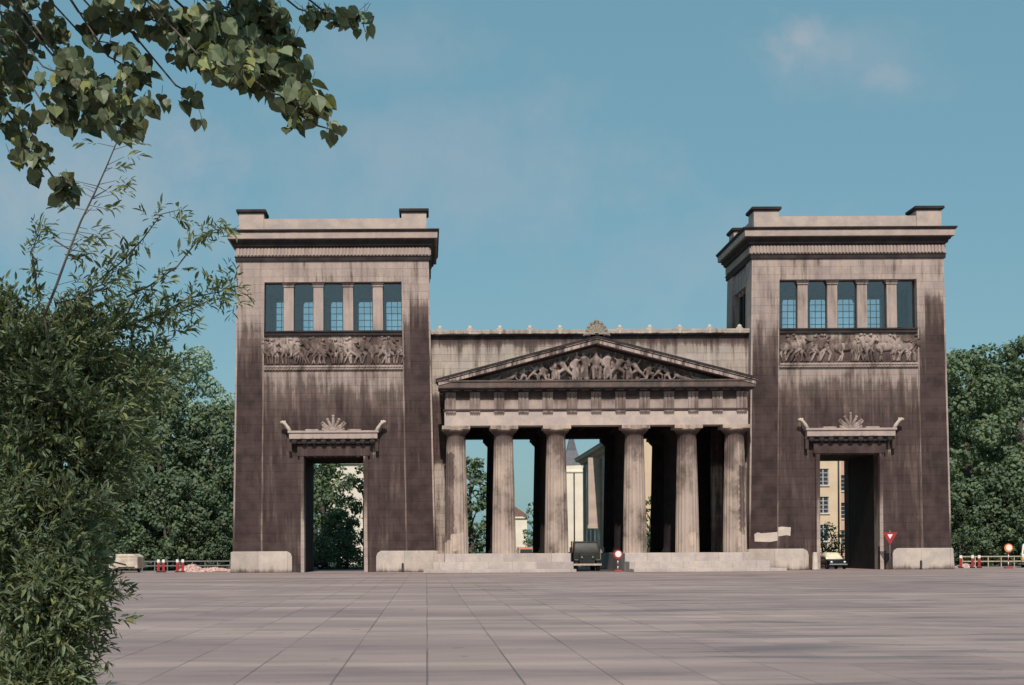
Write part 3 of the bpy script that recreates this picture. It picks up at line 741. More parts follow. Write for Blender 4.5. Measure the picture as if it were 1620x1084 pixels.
    # pediment statues
    def figure(pose, s, mir=1):
        f = MB()
        def c(a, bb, ra, rb):
            a = Vector(a) * s; bb = Vector(bb) * s; a.x *= mir; bb.x *= mir; n = 4
            f.tube([a + (bb - a) * k / n for k in range(n + 1)], [(ra + (rb - ra) * k / n) * s for k in range(n + 1)], 8)
            f.ell(a, (ra * s,) * 3, None, 0, 8, 6); f.ell(bb, (rb * s,) * 3, None, 0, 8, 6)
        if pose == 'stand':
            c((0, 0, .52), (.03, 0, .8), .10, .13); c((.03, 0, .84), (.04, -.02, .9), .05, .05); c((.05, -.02, .95), (.05, -.02, .97), .065, .065)
            c((-.05, 0, .5), (-.08, -.02, .26), .08, .055); c((-.08, -.02, .26), (-.1, 0, .03), .055, .04); c((.06, 0, .5), (.13, -.06, .27), .08, .055); c((.13, -.06, .27), (.14, 0, .03), .055, .04)
            c((-.1, 0, .8), (-.2, -.02, .62), .045, .038); c((-.2, -.02, .62), (-.14, -.1, .5), .038, .03); c((.15, 0, .8), (.27, -.04, .86), .045, .038); c((.27, -.04, .86), (.3, -.06, 1.0), .038, .03)
            c((-.02, .04, .7), (-.04, .06, .1), .13, .10)
        elif pose == 'seat':
            c((0, .05, .42), (0, 0, .74), .14, .15); c((0, 0, .82), (0, -.02, .88), .06, .06); c((0, -.02, .95), (0, -.02, .98), .075, .07)
            for k in (-1, 1):
                c((k * .08, 0, .4), (k * .12, -.22, .42), .09, .07); c((k * .12, -.22, .42), (k * .11, -.24, .05), .07, .05)
                c((k * .15, 0, .74), (k * .27, -.06, .56), .05, .045); c((k * .27, -.06, .56), (k * .24, -.2, .5), .045, .03)
            c((0, .1, .2), (0, .1, .45), .2, .2)
        elif pose == 'lunge':
            c((0, 0, .46), (.16, 0, .7), .1, .13); c((.2, 0, .78), (.22, -.02, .84), .06, .065)
            c((-.03, 0, .44), (-.22, -.02, .26), .08, .06); c((-.22, -.02, .26), (-.4, 0, .04), .055, .04); c((.05, 0, .44), (.27, -.04, .32), .08, .06); c((.27, -.04, .32), (.25, 0, .03), .055, .04)
            c((.1, 0, .7), (-.05, -.05, .78), .045, .04); c((-.05, -.05, .78), (-.12, -.08, .92), .04, .03); c((.22, 0, .7), (.4, -.06, .66), .045, .04); c((.42, -.07, .52), (.42, -.07, .76), .06, .06)
        elif pose == 'kneel':
            c((0, 0, .3), (.06, 0, .56), .11, .13); c((.08, 0, .66), (.09, -.02, .7), .065, .065)
            c((0, 0, .28), (.2, -.06, .3), .08, .06); c((.2, -.06, .3), (.2, 0, .03), .055, .04); c((-.04, 0, .26), (-.1, -.08, .06), .08, .06); c((-.1, -.08, .06), (-.36, 0, .05), .05, .04)
            c((-.04, 0, .56), (-.18, -.03, .42), .045, .04); c((.16, 0, .56), (.32, -.05, .6), .045, .035)
        else:
            c((0, 0, .12), (.24, 0, .28), .12, .12); c((.3, 0, .38), (.32, -.02, .42), .065, .065)
            c((0, 0, .12), (-.26, -.05, .22), .09, .06); c((-.26, -.05, .22), (-.48, 0, .04), .055, .04); c((0, 0, .08), (-.5, -.05, .05), .08, .045); c((.22, 0, .28), (.36, -.04, .08), .045, .04)
        o = f.build('statue', M['statue'], t)
        m = o.modifiers.new('merge', 'REMESH'); m.mode = 'VOXEL'; m.voxel_size = .035 * s; m.use_smooth_shade = True
        return o
    seq = [(0, 'seat', 2.25, 1), (.95, 'stand', 2.2, 1), (-.95, 'stand', 2.2, -1), (1.75, 'lunge', 2.2, 1), (-1.8, 'stand', 1.95, 1), (2.8, 'stand', 1.75, 1), (-2.6, 'lunge', 2.05, -1),
           (3.6, 'lunge', 1.8, -1), (-3.6, 'stand', 1.6, 1), (4.5, 'kneel', 1.8, 1), (-4.5, 'kneel', 1.8, -1), (5.3, 'lunge', 1.35, 1), (-5.4, 'lunge', 1.35, 1), (6.2, 'kneel', 1.35, -1), (-6.3, 'kneel', 1.35, 1), (7.3, 'lie', 1.6, -1), (-7.4, 'lie', 1.6, 1), (8.5, 'lie', 1.0, -1), (-8.6, 'lie', 1.0, 1)]
    seq = [(x * .93, p, sz * 1.02, m_) for x, p, sz, m_ in seq] + [(x + .42, p, min(sz * .95, (11.2 - abs(x + .42)) * .255), -m_) for x, p, sz, m_ in seq]
    for k_, (x, pose, s, mir) in enumerate(seq):
        o = figure(pose, s, mir); o.location = (x, -.80 if k_ < 19 else -.48, 15.24)
    return t
make_portico()

# ------------------------------------------------------------------ vegetation
def leaf_mat(name, c1, c2, trans=.25, rough=.55, back=None, spec=.35):
    m, nb, b = newmat(name); nt = m.node_tree; out = nt.nodes['Material Output']
    ri = nb.n('ShaderNodeNewGeometry').outputs['Random Per Island']
    big = nb.noise(nb.obj(), .35, 3)
    f = nb.m('ADD', nb.m('MULTIPLY', ri, .6), nb.m('MULTIPLY', nb.step(big, .3, .7), .4))
    c = nb.mix(f, c1, c2)
    odd = nb.m('FRACT', nb.m('MULTIPLY', ri, 37.7))
    c = nb.mix(nb.m('MULTIPLY', nb.step(odd, .80, .97), .6), c, (c2[0] * 1.35, c2[1] * 1.12, c2[2] * .55))
    c = nb.mix(nb.m('MULTIPLY', nb.m('SUBTRACT', 1, nb.step(odd, .02, .10)), .7), c, (c1[0] * 1.6, c1[1] * .9, c1[2] * .8))
    nb.put(b.inputs['Base Color'], c); b.inputs['Roughness'].default_value = rough; b.inputs['Specular IOR Level'].default_value = spec
    tr = nb.n('ShaderNodeBsdfTranslucent'); nb.put(tr.inputs[0], nb.mix(1, c, (1.3, 1.35, .6), 'MULTIPLY'))
    mx = nb.n('ShaderNodeMixShader'); mx.inputs[0].default_value = trans
    nb.L.new(b.outputs[0], mx.inputs[1]); nb.L.new(tr.outputs[0], mx.inputs[2]); nb.L.new(mx.outputs[0], out.inputs[0])
    return m
bark = plain('bark', (.09, .075, .06), .9, var=.4, scale=5)
L_DARK = leaf_mat('park_leaves_dark', (.062, .105, .068), (.15, .21, .125))
L_MID = leaf_mat('park_leaves_mid', (.080, .13, .080), (.18, .25, .145))
L_PALE = leaf_mat('park_leaves_hazed', (.22, .33, .29), (.33, .44, .38))  # distance haze is mixed into these paler leaf colours
L_LINDEN = leaf_mat('linden_leaves', (.036, .048, .024), (.20, .25, .14), .14, .45)
L_SHRUB = leaf_mat('shrub_leaves', (.052, .078, .044), (.22, .27, .155), .28, .5)

def rand_rot(rng, n):
    q = rng.normal(size=(n, 4)); q /= np.linalg.norm(q, axis=1)[:, None]
    a, b, c, d = q.T
    return np.stack([np.stack([1 - 2 * (c * c + d * d), 2 * (b * c - a * d), 2 * (b * d + a * c)], -1), np.stack([2 * (b * c + a * d), 1 - 2 * (b * b + d * d), 2 * (c * d - a * b)], -1),
                     np.stack([2 * (b * d - a * c), 2 * (c * d + a * b), 1 - 2 * (b * b + c * c)], -1)], 1)
def basis(axis, normal):
    """rows of matrices with columns (side, axis, normal)"""
    y = axis / np.linalg.norm(axis, axis=1)[:, None]
    x = np.cross(y, normal); x /= np.linalg.norm(x, axis=1)[:, None] + 1e-9
    z = np.cross(x, y); return np.stack([x, y, z], -1)
def scatter(name, tv, tf, pos, rot, sc, mat, parent=None):
    tv = np.asarray(tv, float); n = len(pos); K = len(tv)
    V = np.einsum('nij,kj->nki', rot, tv) * sc[:, None, None] + pos[:, None, :]
    lo = np.concatenate([np.array(f) for f in tf]); sizes = np.array([len(f) for f in tf])
    loops = (lo[None, :] + (np.arange(n) * K)[:, None]).ravel()
    return quick(name, V.reshape(-1, 3), loops, np.tile(sizes, n), mat, parent)

FAR_V = [(0, -.5, 0), (.34, -.1, .10), (.22, .42, -.05), (-.28, .38, .08), (-.36, -.12, -.04)]
FAR_F = [(0, 1, 2, 3, 4)]
def crown_points(rng, blobs, per, leaf):
    """leaf positions on the shells of many clumps; leaves face outward and up"""
    Ps, Ns = [], []
    for (c, r) in blobs:
        n = int(per * (r / 1.5) ** 2)
        d = rng.normal(size=(n, 3)); d /= np.linalg.norm(d, axis=1)[:, None]
        rad = r * (1 - .45 * rng.random(n) ** 1.6) * (1 + .18 * np.sin(7 * d[:, 0] + 5 * d[:, 2] + c[0]))
        p = np.array(c) + d * rad[:, None] * np.array([1, 1, .78])
        Ps.append(p); Ns.append(d + rng.normal(size=(n, 3)) * .45 + np.array([0, 0, .35]))
    return np.concatenate(Ps), np.concatenate(Ns)
def tree(name, label, loc, h, rx, z0, mat, seed, leaf=.42, nblob=46, per=260, group=None, trunk=True, kind='tree'):
    rng = np.random.default_rng(seed)
    t = thing(name, label, kind, loc, group=group)
    blobs = []
    for k in range(nblob):
        u = (k + .5) / nblob; z = z0 + (h - z0) * (.06 + .88 * u)
        v = (z - z0) / (h - z0); R_ = rx * (math.sin(math.pi * min(1, (v * .86 + .12))) ** .62)
        a = k * 2.39996 + rng.uniform(-.5, .5); rr = R_ * rng.uniform(.35, .95)
        r = rng.uniform(.16, .30) * rx
        blobs.append(((rr * math.cos(a), rr * math.sin(a), z + rng.uniform(-.4, .4)), r))
    p, nrm = crown_points(rng, blobs, per, leaf)
    p[:, 2] = np.maximum(p[:, 2], .05)
    ax = rng.normal(size=p.shape)
    rot = basis(np.cross(nrm, ax) + 1e-6, nrm)
    scatter('crown', FAR_V, FAR_F, p, rot, leaf * rng.uniform(.6, 1.25, len(p)), mat, t)
    b = MB(); r0 = .02 * h + .06
    b.tube([(0, 0, -.1), (.1, 0, h * .2), (-.1, .1, h * .5), (0, 0, h * .82)], [r0 * 1.25, r0, r0 * .6, r0 * .15], 10)
    for k in range(7):
        c = blobs[int((k + .5) / 7 * nblob * .9)][0]; zz = max(z0 * .7, c[2] - h * .16)
        b.tube([(0, 0, zz), (c[0] * .5, c[1] * .5, (zz + c[2]) / 2 + .2), c], [r0 * .4, r0 * .25, r0 * .08], 6)
    b.build('trunk', bark, t)
    return t

def at(px, Y, py=CY): x, z = P(px, py, Y); return x
GT = 'park trees beside and behind the gate'
tA = tree('deciduous_tree', 'pale blue green tree rising highest directly left of the left tower', (at(285, 168), 168, 0), 25.5, 6.2, 4, L_PALE, 1, group=GT, nblob=60)
tree('deciduous_tree', 'dark tree with rounded top close against the left edge of the left tower', (at(335, 147), 147, 0), 17.0, 4.6, .6, L_DARK, 2, group=GT, nblob=60)
tree('deciduous_tree', 'broad dark tree in the middle of the mass left of the left tower', (at(255, 145), 145, 0), 19.0, 5.0, .4, L_DARK, 3, group=GT, nblob=64)
tB = tree('deciduous_tree', 'mid green park tree showing just above the near shrub', (at(190, 152), 152, 0), 23.5, 6.0, .8, L_MID, 4, group=GT, nblob=64)
dup(tB, (at(95, 158), 158, 0), 1.1, 'park tree mostly hidden behind the near shrub', GT)
dup(tB, (at(10, 150), 150, 0), 2.3, 'park tree at the far left edge behind the shrub', GT)
dup(tA, (at(372, 185), 185, 0), 2.0, 'pale distant tree peeping out right beside the left tower shaft', GT, .82)
tree('deciduous_tree', 'tall dense green tree right beside the right tower', (at(1535, 147), 147, 0), 22.3, 5.6, .5, L_MID, 6, group=GT, nblob=70)
tree('deciduous_tree', 'dense green tree at the right edge of the picture', (at(1616, 150), 150, 0), 24.0, 5.2, .5, L_DARK, 7, group=GT, nblob=64)
dup(tB, (at(1575, 166), 166, 0), 3.0, 'tree filling the gap behind the two right hand trees', GT, .98)
tree('deciduous_tree', 'loose green tree framed in the left tower doorway', (at(512, 158), 158, 0), 13.5, 4.2, .5, L_MID, 8, group=GT, nblob=44, leaf=.36)
tree('deciduous_tree', 'dark tree at the right jamb inside the left tower doorway', (at(578, 152), 152, 0), 12.0, 2.8, .3, L_DARK, 9, group=GT, nblob=40, leaf=.36)
tree('deciduous_tree', 'slender tree seen between the first two portico columns', (at(745, 156), 156, 0), 12.2, 2.7, .5, L_MID, 10, group=GT, nblob=70, leaf=.36)
tree('deciduous_tree', 'low tree against the cream house right of the fourth column', (at(1030, 166), 166, 0), 7.6, 1.8, .3, L_MID, 14, group=GT, nblob=40, leaf=.34)
tree('deciduous_tree', 'dark street tree far behind the second and third portico columns', (at(846, 205), 205, 0), 9.0, 1.9, .5, L_DARK, 12, group=GT, nblob=30, leaf=.34)
tD = tree('small_tree', 'low bushy dark tree just left of the rubble heap', (at(262, 141), 141, 0), 9.5, 3.6, .1, L_DARK, 15, group='low bushy trees in front of the park trees', nblob=60, leaf=.36, per=300)
for px, Yk, sc_, lab in ((322, 142, .9, 'low bushy dark tree behind the rail next to the left tower'), (196, 142.5, 1.0, 'low bushy dark tree behind the beige trailer'), (1528, 143, .85, 'low bushy tree just right of the right tower'), (1574, 144, 1.05, 'low bushy tree behind the pale rail'), (1622, 143, .95, 'low bushy tree behind the white van'), (536, 147, .62, 'low bushy dark tree low in the left tower doorway')):
    dup(tD, (at(px, Yk), Yk, 0), px * .7, lab, 'low bushy trees in front of the park trees', sc_)
dup(tB, (at(500, 188), 188, 0), 4.0, 'tall tree farther back, seen above in the left tower doorway', GT, .58)
tC = tree('round_shrub', 'dark shrub below the cream house in the right tower doorway', (at(1302, 147), 147, 0), 4.0, 2.2, .1, L_DARK, 13, leaf=.22, nblob=30, per=300, kind='shrub', group='round shrubs around the gate')
dup(tC, (at(1332, 150), 150, 0), 1.4, 'dark shrub at the right side of the right tower passage', 'round shrubs around the gate', .8)
for k, (px, lab) in enumerate(((225, 'low shrub behind the beige trailer'), (262, 'low shrub behind the nearer pair of striped posts'), (300, 'low shrub behind the heap of rubble'), (340, 'low shrub next to the left tower plinth'), (505, 'dark shrub low in the left tower doorway'), (548, 'dark shrub behind the parked car in the left doorway'),
                               (1520, 'low shrub right of the right tower plinth'), (1560, 'low shrub behind the right hand rail'), (1608, 'low shrub behind the round sign at the right edge'), (845, 'low shrub behind the orange van'))):
    Yk = 141 + (k % 3) * 1.3 if px != 845 else 178
    dup(tC, (at(px, Yk), Yk, 0), k * 1.3, lab, 'round shrubs around the gate', (.95 + .1 * (k % 3), .9, .80 + .08 * (k % 2)))

# near shrub with narrow leaves at the left edge
LAN_V = [(0, 0, 0), (.13, .32, .05), (.11, .68, .03), (0, 1, -.10), (-.11, .68, .03), (-.13, .32, .05), (0, .5, -.02)]
LAN_F = [(0, 1, 2, 6), (6, 2, 3), (0, 6, 4, 5), (6, 3, 4)]
def near_shrub():
    rng = np.random.default_rng(31)
    Y0 = 11.0; sc = F / Y0
    bx, _ = P(60, CY, Y0)
    t = thing('leafy_shrub', 'tall near shrub with narrow leaves filling the left edge, sprays reaching to the tower', 'shrub', (0, 0, 0))
    t.location = (bx, Y0 + .5, 0)
    off = np.array([bx, Y0 + .5, 0])
    blobs = [(150, 560, 11.9, .30, .8), (222, 590, 12.3, .16, .7), (85, 575, 11.6, .38, .9), (20, 600, 11.8, .5, .9), (190, 640, 12.0, .24, .8), (110, 670, 11.4, .38, .9), (185, 705, 11.7, .14, .8), (40, 730, 11.5, .5, .8),
             (135, 760, 11.3, .24, .9), (80, 820, 11.0, .34, .9), (20, 860, 10.9, .45, .8), (130, 870, 10.9, .17, 1.0), (140, 935, 10.6, .11, 1.1), (92, 945, 10.6, .25, 1), (20, 980, 10.8, .45, .8), (158, 965, 10.6, .05, 1.2),
             (118, 1005, 10.6, .13, 1.1), (78, 1070, 10.5, .20, 1), (20, 1110, 10.6, .45, .8), (70, 1180, 10.6, .36, .8), (20, 530, 11.8, .26, .4), (130, 525, 12.0, .14, .35), (205, 540, 12.2, .14, .35), (262, 560, 12.6, .12, .3), (60, 500, 12, .12, .2), (40, 1260, 10.7, .5, .8), (260, 520, 12.3, .10, .5)]
    tp, td = [], []
    for (px, py, Y, r, dens) in blobs:
        x, z = P(px, py, Y); c = np.array([x, Y, z])
        n = int(900 * dens * (r / .42) ** 2)
        nc = max(5, n // 26); d = rng.normal(size=(nc, 3)); d /= np.linalg.norm(d, axis=1)[:, None]
        rc = r * (rng.random(nc) ** .38) * (1 + .22 * rng.random(nc)); pick = rng.integers(0, nc, n)
        d = d * rc[:, None] / r; d = d[pick] + rng.normal(size=(n, 3)) * .075 / r
        ln = np.linalg.norm(d, axis=1); rad = r * ln; d = d / (ln[:, None] + 1e-6)
        tp.append(c + d * rad[:, None]); td.append(d * .8 + rng.normal(size=(n, 3)) * .5 + np.array([.25, -.1, .25]))
    # long sprays
    stems = [([(143, 458), (165, 436), (193, 414), (227, 377), (255, 339), (284, 332)], 11.6, 44), ([(200, 470), (237, 452), (281, 421), (315, 377), (340, 364), (356, 361)], 11.8, 52),
             ([(215, 510), (255, 496), (300, 471), (347, 462), (372, 446)], 12.0, 95), ([(88, 480), (130, 470), (165, 455), (180, 440)], 11.4, 40), ([(86, 380), (110, 395), (140, 400)], 11.4, 14),
             ([(120, 470), (150, 455), (190, 440)], 11.5, 24), ([(260, 500), (300, 490), (330, 476), (368, 470)], 12.2, 50), ([(60, 470), (50, 400), (70, 340)], 11.6, 40),
             ([(200, 500), (215, 470), (222, 450)], 11.9, 22)]
    wood = MB()
    for pts, Y, n in stems:
        q = []
        for k, (px, py) in enumerate(pts):
            x, z = P(px, py, Y - .04 * k); q.append(Vector((x, Y - .04 * k, z)))
        wood.tube([p - Vector(off) for p in q], [.008 - .0055 * k / (len(q) - 1) for k in range(len(q))], 6)
        seg = len(q) - 1
        for k in range(int(n * .5)):
            u = rng.random() ** .85 * seg; i = min(seg - 1, int(u)); p = q[i].lerp(q[i + 1], u - i); d = (q[i + 1] - q[i]).normalized()
            tp.append(np.array([p + Vector(rng.normal(size=3) * .035)])); td.append(np.array([d * .7 + Vector(rng.normal(size=3) * .6)]))
    shoot = [(70, 500), (88, 455), (110, 395), (128, 350), (150, 305), (168, 265), (186, 222), (192, 190)]
    q = [Vector((P(px, py, 11.0)[0], 11.0, P(px, py, 11.0)[1])) - Vector(off) for px, py in shoot]
    wood.tube(q, [.012, .011, .009, .008, .007, .006, .005, .003], 6)
    for i, n in ((1, 5), (2, 9), (3, 8), (4, 7), (5, 3)):
        for k in range(n):
            p = q[i].lerp(q[i + 1], rng.random()) + Vector(off); sgn = rng.choice((-1, 1))
            e = p + Vector((sgn * rng.uniform(.04, .16), rng.normal() * .05, rng.uniform(-.03, .08)))
            wood.tube([p - Vector(off), e - Vector(off)], [.003, .002], 4)
            tp.append(np.array([e])); td.append(np.array([[sgn * 1.0, 0, .1]]))
    # main limbs rising from the foot
    for (px, py, Y) in ((143, 458, 11.6), (215, 510, 12.0), (70, 500, 11.0), (120, 470, 11.5), (150, 860, 10.9), (60, 700, 11.4), (240, 600, 12.2)):
        x, z = P(px, py, Y); e = Vector((x, Y, z)) - Vector(off)
        wood.tube([Vector((0, .1, -.05)), Vector((e.x * .25, e.y * .25 + .35, e.z * .45)), Vector((e.x * .6, e.y * .6 + .3, e.z * .78)), e], [.05, .03, .014, .006], 8)
    wood.build('stem', bark, t)
    tp = np.concatenate(tp); td = np.concatenate(td); td /= np.linalg.norm(td, axis=1)[:, None]
    K = 7; n = len(tp)
    a = rng.normal(size=(n, 3)); side = np.cross(td, a); side /= np.linalg.norm(side, axis=1)[:, None]
    Pn, Ax = [], []
    for k in range(K):
        s = (-1) ** k; u = (k + .5) / K
        Pn.append(tp + td * (.13 * u) + rng.normal(size=(n, 3)) * .006)
        Ax.append(td * .75 + side * s * (.75 - .4 * u) + rng.normal(size=(n, 3)) * .22 + np.array([0, 0, -.12]))
    Pn = np.concatenate(Pn); Ax = np.concatenate(Ax); N = rng.normal(size=Pn.shape) * .55 + np.array([.15, -.35, .9])
    scatter('foliage', LAN_V, LAN_F, Pn - off, basis(Ax, N), .076 * (.45 + 1.0 * rng.random(len(Pn)) ** 1.3), L_SHRUB, t)
near_shrub()

# linden branches hanging in at the upper left, trunk outside the frame
LIN_V = [(0, .06, 0), (0, .34, -.03), (0, .64, -.03), (0, 1.06, -.12)]
for sx in (1, -1): LIN_V += [(sx * .22, -.05, .03), (sx * .44, .10, .07), (sx * .50, .36, .09), (sx * .37, .66, .05), (sx * .15, .88, -.03)]
LIN_F = [(0, 4, 5), (0, 5, 6, 1), (1, 6, 7, 2), (2, 7, 8, 3), (0, 10, 9), (0, 1, 11, 10), (1, 2, 12, 11), (2, 3, 13, 12)]
def linden():
    rng = np.random.default_rng(5)
    T = Vector((-5.6, 9.6, 0))
    t = thing('linden_tree', 'linden tree standing left of the frame, heart shaped leaves hanging in from the top left', 'tree', T)
    off = np.array(T)
    cl = [(120, 128, 52, 46, 44, 7.9), (185, 165, 56, 46, 52, 7.8), (100, 180, 30, 26, 14, 7.9), (205, 108, 34, 38, 18, 7.9), (160, 66, 28, 16, 7, 8.1), (150, 30, 26, 22, 11, 8.1), (215, 22, 70, 18, 34, 8.0), (325, 55, 82, 46, 100, 8.0), (360, 98, 50, 30, 38, 7.7),
          (415, 108, 72, 32, 76, 8.1), (475, 160, 48, 28, 46, 8.0), (525, 205, 22, 12, 7, 8.0), (400, 35, 58, 34, 130, 8.4), (440, 70, 36, 36, 60, 8.4), (296, 145, 18, 20, 6, 8.0), (262, 160, 14, 12, 4, 8.0), (312, 186, 9, 6, 2, 8.0),
          (498, 22, 26, 16, 12, 8.2), (550, 28, 34, 14, 14, 8.2), (585, 42, 8, 6, 2, 8.2), (100, 294, 14, 24, 14, 8.3), (455, 192, 16, 8, 4, 8.0), (200, 216, 16, 10, 5, 7.8), (140, 200, 18, 10, 4, 7.8),
          (300, -95, 360, 45, 240, 8.0), (200, -200, 450, 70, 520, 7.6), (0, 120, 70, 90, 90, 8.2), (50, 240, 36, 36, 20, 8.3), (40, 30, 60, 36, 36, 8.3), (98, 60, 14, 34, 10, 8.0)]
    pos, W = [], MB()
    root = Vector((-5.5, 9.5, 5.6))
    for (px, py, rx, rz, n, Y) in cl:
        if n > 9: n = int(n * 2.1)
        x, z = P(px, py, Y); c = np.array([x, Y, z]); s = Y / F
        d = rng.normal(size=(n, 3)); d /= np.linalg.norm(d, axis=1)[:, None]; d *= (rng.random(n) ** .4)[:, None]
        p = c + d * np.array([rx * s, min(.5, (rx + rz) * s * .7 + .05), rz * s])
        pos.append(p)
        # a twig through every cluster back towards the limb
        if n > 4:
            a = Vector(c) + Vector((rx * s * .7, 0, -rz * s * .2)); m = Vector(c) + Vector((-rx * s, 0, rz * s * .5))
            up = root.lerp(m, .55) + Vector((rng.uniform(-.2, .2), rng.uniform(-.2, .2), .75 + rng.uniform(0, .4))); mid = up.lerp(m, .6) + Vector((rng.uniform(-.05, .15), 0, .14))
            W.tube([root - T, up - T, mid - T, m - T, Vector(c) - T, a - T], [.028, .013, .007, .005, .0035, .002], 6)
    pos = np.concatenate(pos); n = len(pos)
    ax = rng.normal(size=(n, 3)) * .5 + np.array([.22, -.05, -.8])
    N = rng.normal(size=(n, 3)) * .75 + np.array([.05, -.55, .55])
    scatter('foliage', LIN_V, LIN_F, pos - off, basis(ax, N),   .080 * rng.uniform(.6, 1.2, n), L_LINDEN, t)
    # petioles
    for i in range(0, n, 3):
        p = Vector(pos[i] - off); W.tube([p, p + Vector((rng.normal() * .02, rng.normal() * .02, .05))], [.0016, .0016], 3)
    W.build('branch', bark, t)
    b = MB(); b.tube([(0, 0, -.1), (.05, 0, 2.2), (0, 0, 4.4), (.1, -.1, 6.2), (0, 0, 8.5)], [.34, .27, .22, .17, .06], 14)
    for k in range(9):
        a = k * 2.4; b.tube([(0, 0, 4.2 + k * .4), (1.0 * math.cos(a), 1.0 * math.sin(a), 5.3 + k * .42), (2.0 * math.cos(a), 2.0 * math.sin(a), 5.8 + k * .45)], [.1, .06, .02], 8)
    b.build('trunk', bark, t)
    # the rest of the crown, out of the frame, with the same leaves
    q = []
    for k in range(26):
        a = k * 2.4; r = .6 + 1.5 * (k % 5) / 4; c = np.array([r * math.cos(a) - .6, r * math.sin(a) * .8, 5.2 + 3.6 * k / 26])
        m = 120; d = rng.normal(size=(m, 3)); d /= np.linalg.norm(d, axis=1)[:, None]; q.append(c + d * .75 * (rng.random(m) ** .4)[:, None])
    q = np.concatenate(q); n = len(q)
    keep = (q + off); pxx = CX + keep[:, 0] / keep[:, 1] * F; pyy = CY - (keep[:, 2] - EYE) / keep[:, 1] * F
    q = q[~((pxx > -60) & (pyy > -60))]; n = len(q)
    scatter('crown', LIN_V, LIN_F, q, basis(rng.normal(size=(n, 3)) * .5 + np.array([0, 0, -.8]), rng.normal(size=(n, 3)) * .6 + np.array([0, -.3, .8])), .12 * rng.uniform(.7, 1.2, n), L_LINDEN, t)
linden()

# ------------------------------------------------------------------ buildings behind the gate
def render_mat(name, c): return plain(name, c, .85, var=.07, scale=.5)
W_FR = plain('white_window_frames', (.55, .55, .53), .5); W_GL = plain('house_window_glass', (.05, .06, .08), .08, 0, .3, spec=.8)
def house(name, label, loc, w_, d_, h, wallm, cols, rows, win=(1.25, 1.9), zfirst=2.0, rise=3.3, roof='hip', cat='house', x0=None, step=3.0, roofm=None, pipe=True):
    t = thing(name, label, cat, loc)
    x0 = x0 if x0 is not None else 1.6
    hl = []
    for i in range(cols):
        for j in range(rows):
            cx = x0 + i * step; cz = zfirst + j * rise; hl.append((cx - win[0] / 2, cx + win[0] / 2, cz - win[1] / 2, cz + win[1] / 2))
    b = MB(); b.holes(0, w_, 0, h, 0, .35, hl); b.box(0, w_, .36, d_, 0, h); b.build('wall', wallm, t)
    b = MB(); b.box(-.25, w_ + .25, -.3, d_ + .2, h, h + .35)
    b.build('eaves', wallm, t)
    b = MB(); e = .35
    V = [(-e, -e, h + .35), (w_ + e, -e, h + .35), (w_ + e, d_ + e, h + .35), (-e, d_ + e, h + .35), (min(w_ / 2, d_ / 2.2), d_ / 2, h + d_ * .33), (w_ - min(w_ / 2, d_ / 2.2), d_ / 2, h + d_ * .33)]
    b.add(V, [(0, 1, 5, 4), (1, 2, 5), (2, 3, 4, 5), (3, 0, 4), (0, 3, 2, 1)]); b.build('roof', roofm or M['rooftile'], t)
    for (a, c, z0, z1) in hl:
        f = MB(); q = .07; y = .12
        f.box(a, c, y, y + .06, z0, z0 + q); f.box(a, c, y, y + .06, z1 - q, z1); f.box(a, a + q, y, y + .06, z0 + q, z1 - q); f.box(c - q, c, y, y + .06, z0 + q, z1 - q)
        m = (a + c) / 2; f.box(m - .05, m + .05, y - .01, y + .06, z0 + q, z1 - q)
        for k in (1, 2, 3): zz = z0 + (z1 - z0) * k / 4; f.box(a + q, c - q, y + .005, y + .05, zz - .03, zz + .03)
        f.box(a - .1, c + .1, -.12, .05, z0 - .12, z0 - .003)
        fo = f.build('window', W_FR, t); f = MB(); f.box(a + .01, c - .01, y + .03, y + .04, z0 + .01, z1 - .01); f.build('pane', W_GL, fo)
    if pipe:
        b = MB(); b.tube([(w_ - .3, -.12, 0), (w_ - .3, -.12, h)], .09, 8); b.build('downpipe', M['iron'], t)
    return t
M['rooftile'] = plain('roof_tiles', (.16, .085, .06), .8, var=.3, scale=3)
M['slate'] = plain('slate_roof', (.055, .062, .085), .5, var=.25, scale=3)
cream = render_mat('cream_render', (.72, .56, .40))
s1 = F / 170
X1 = (1331 - CX) / s1; wd = X1 - (1012 - CX) / s1
# window centre seen at px 1304; rows at 753 and 797
cxw = (1303 - CX) / s1 - (X1 - wd); zc = [EYE + (872 - 755 - 3.3) / s1, EYE + (872 - 799 - 3.3) / s1]
house('apartment_house', 'cream apartment house with white windows seen through the right tower doorway', (X1 - wd, 170, 0), wd, 11, 15.5, cream, 5, 4, (1.25, 1.9), zc[1] - 3.2, 3.2, cat='house', x0=cxw - 4 * 2.9 + .0, step=2.9)
house('pink_house', 'narrow pinkish house just right of the cream apartment house', (X1 + .5, 178, 0), 8, 10, 14.5, render_mat('pink_render', (.62, .40, .32)), 2, 3, cat='house', x0=2.2, zfirst=3)
# white building glimpsed through the leaves of the left doorway
xa = at(508, 200)
house('white_villa', 'white villa glimpsed through leaves in the left tower doorway', (xa + .8, 200, 0), 7.0, 9, 13.5, render_mat('white_render', (.80, .72, .62)), 2, 3, (1.1, 1.6), 2.2, 3.1, cat='house', x0=1.6, step=3.9, roofm=M['slate'])
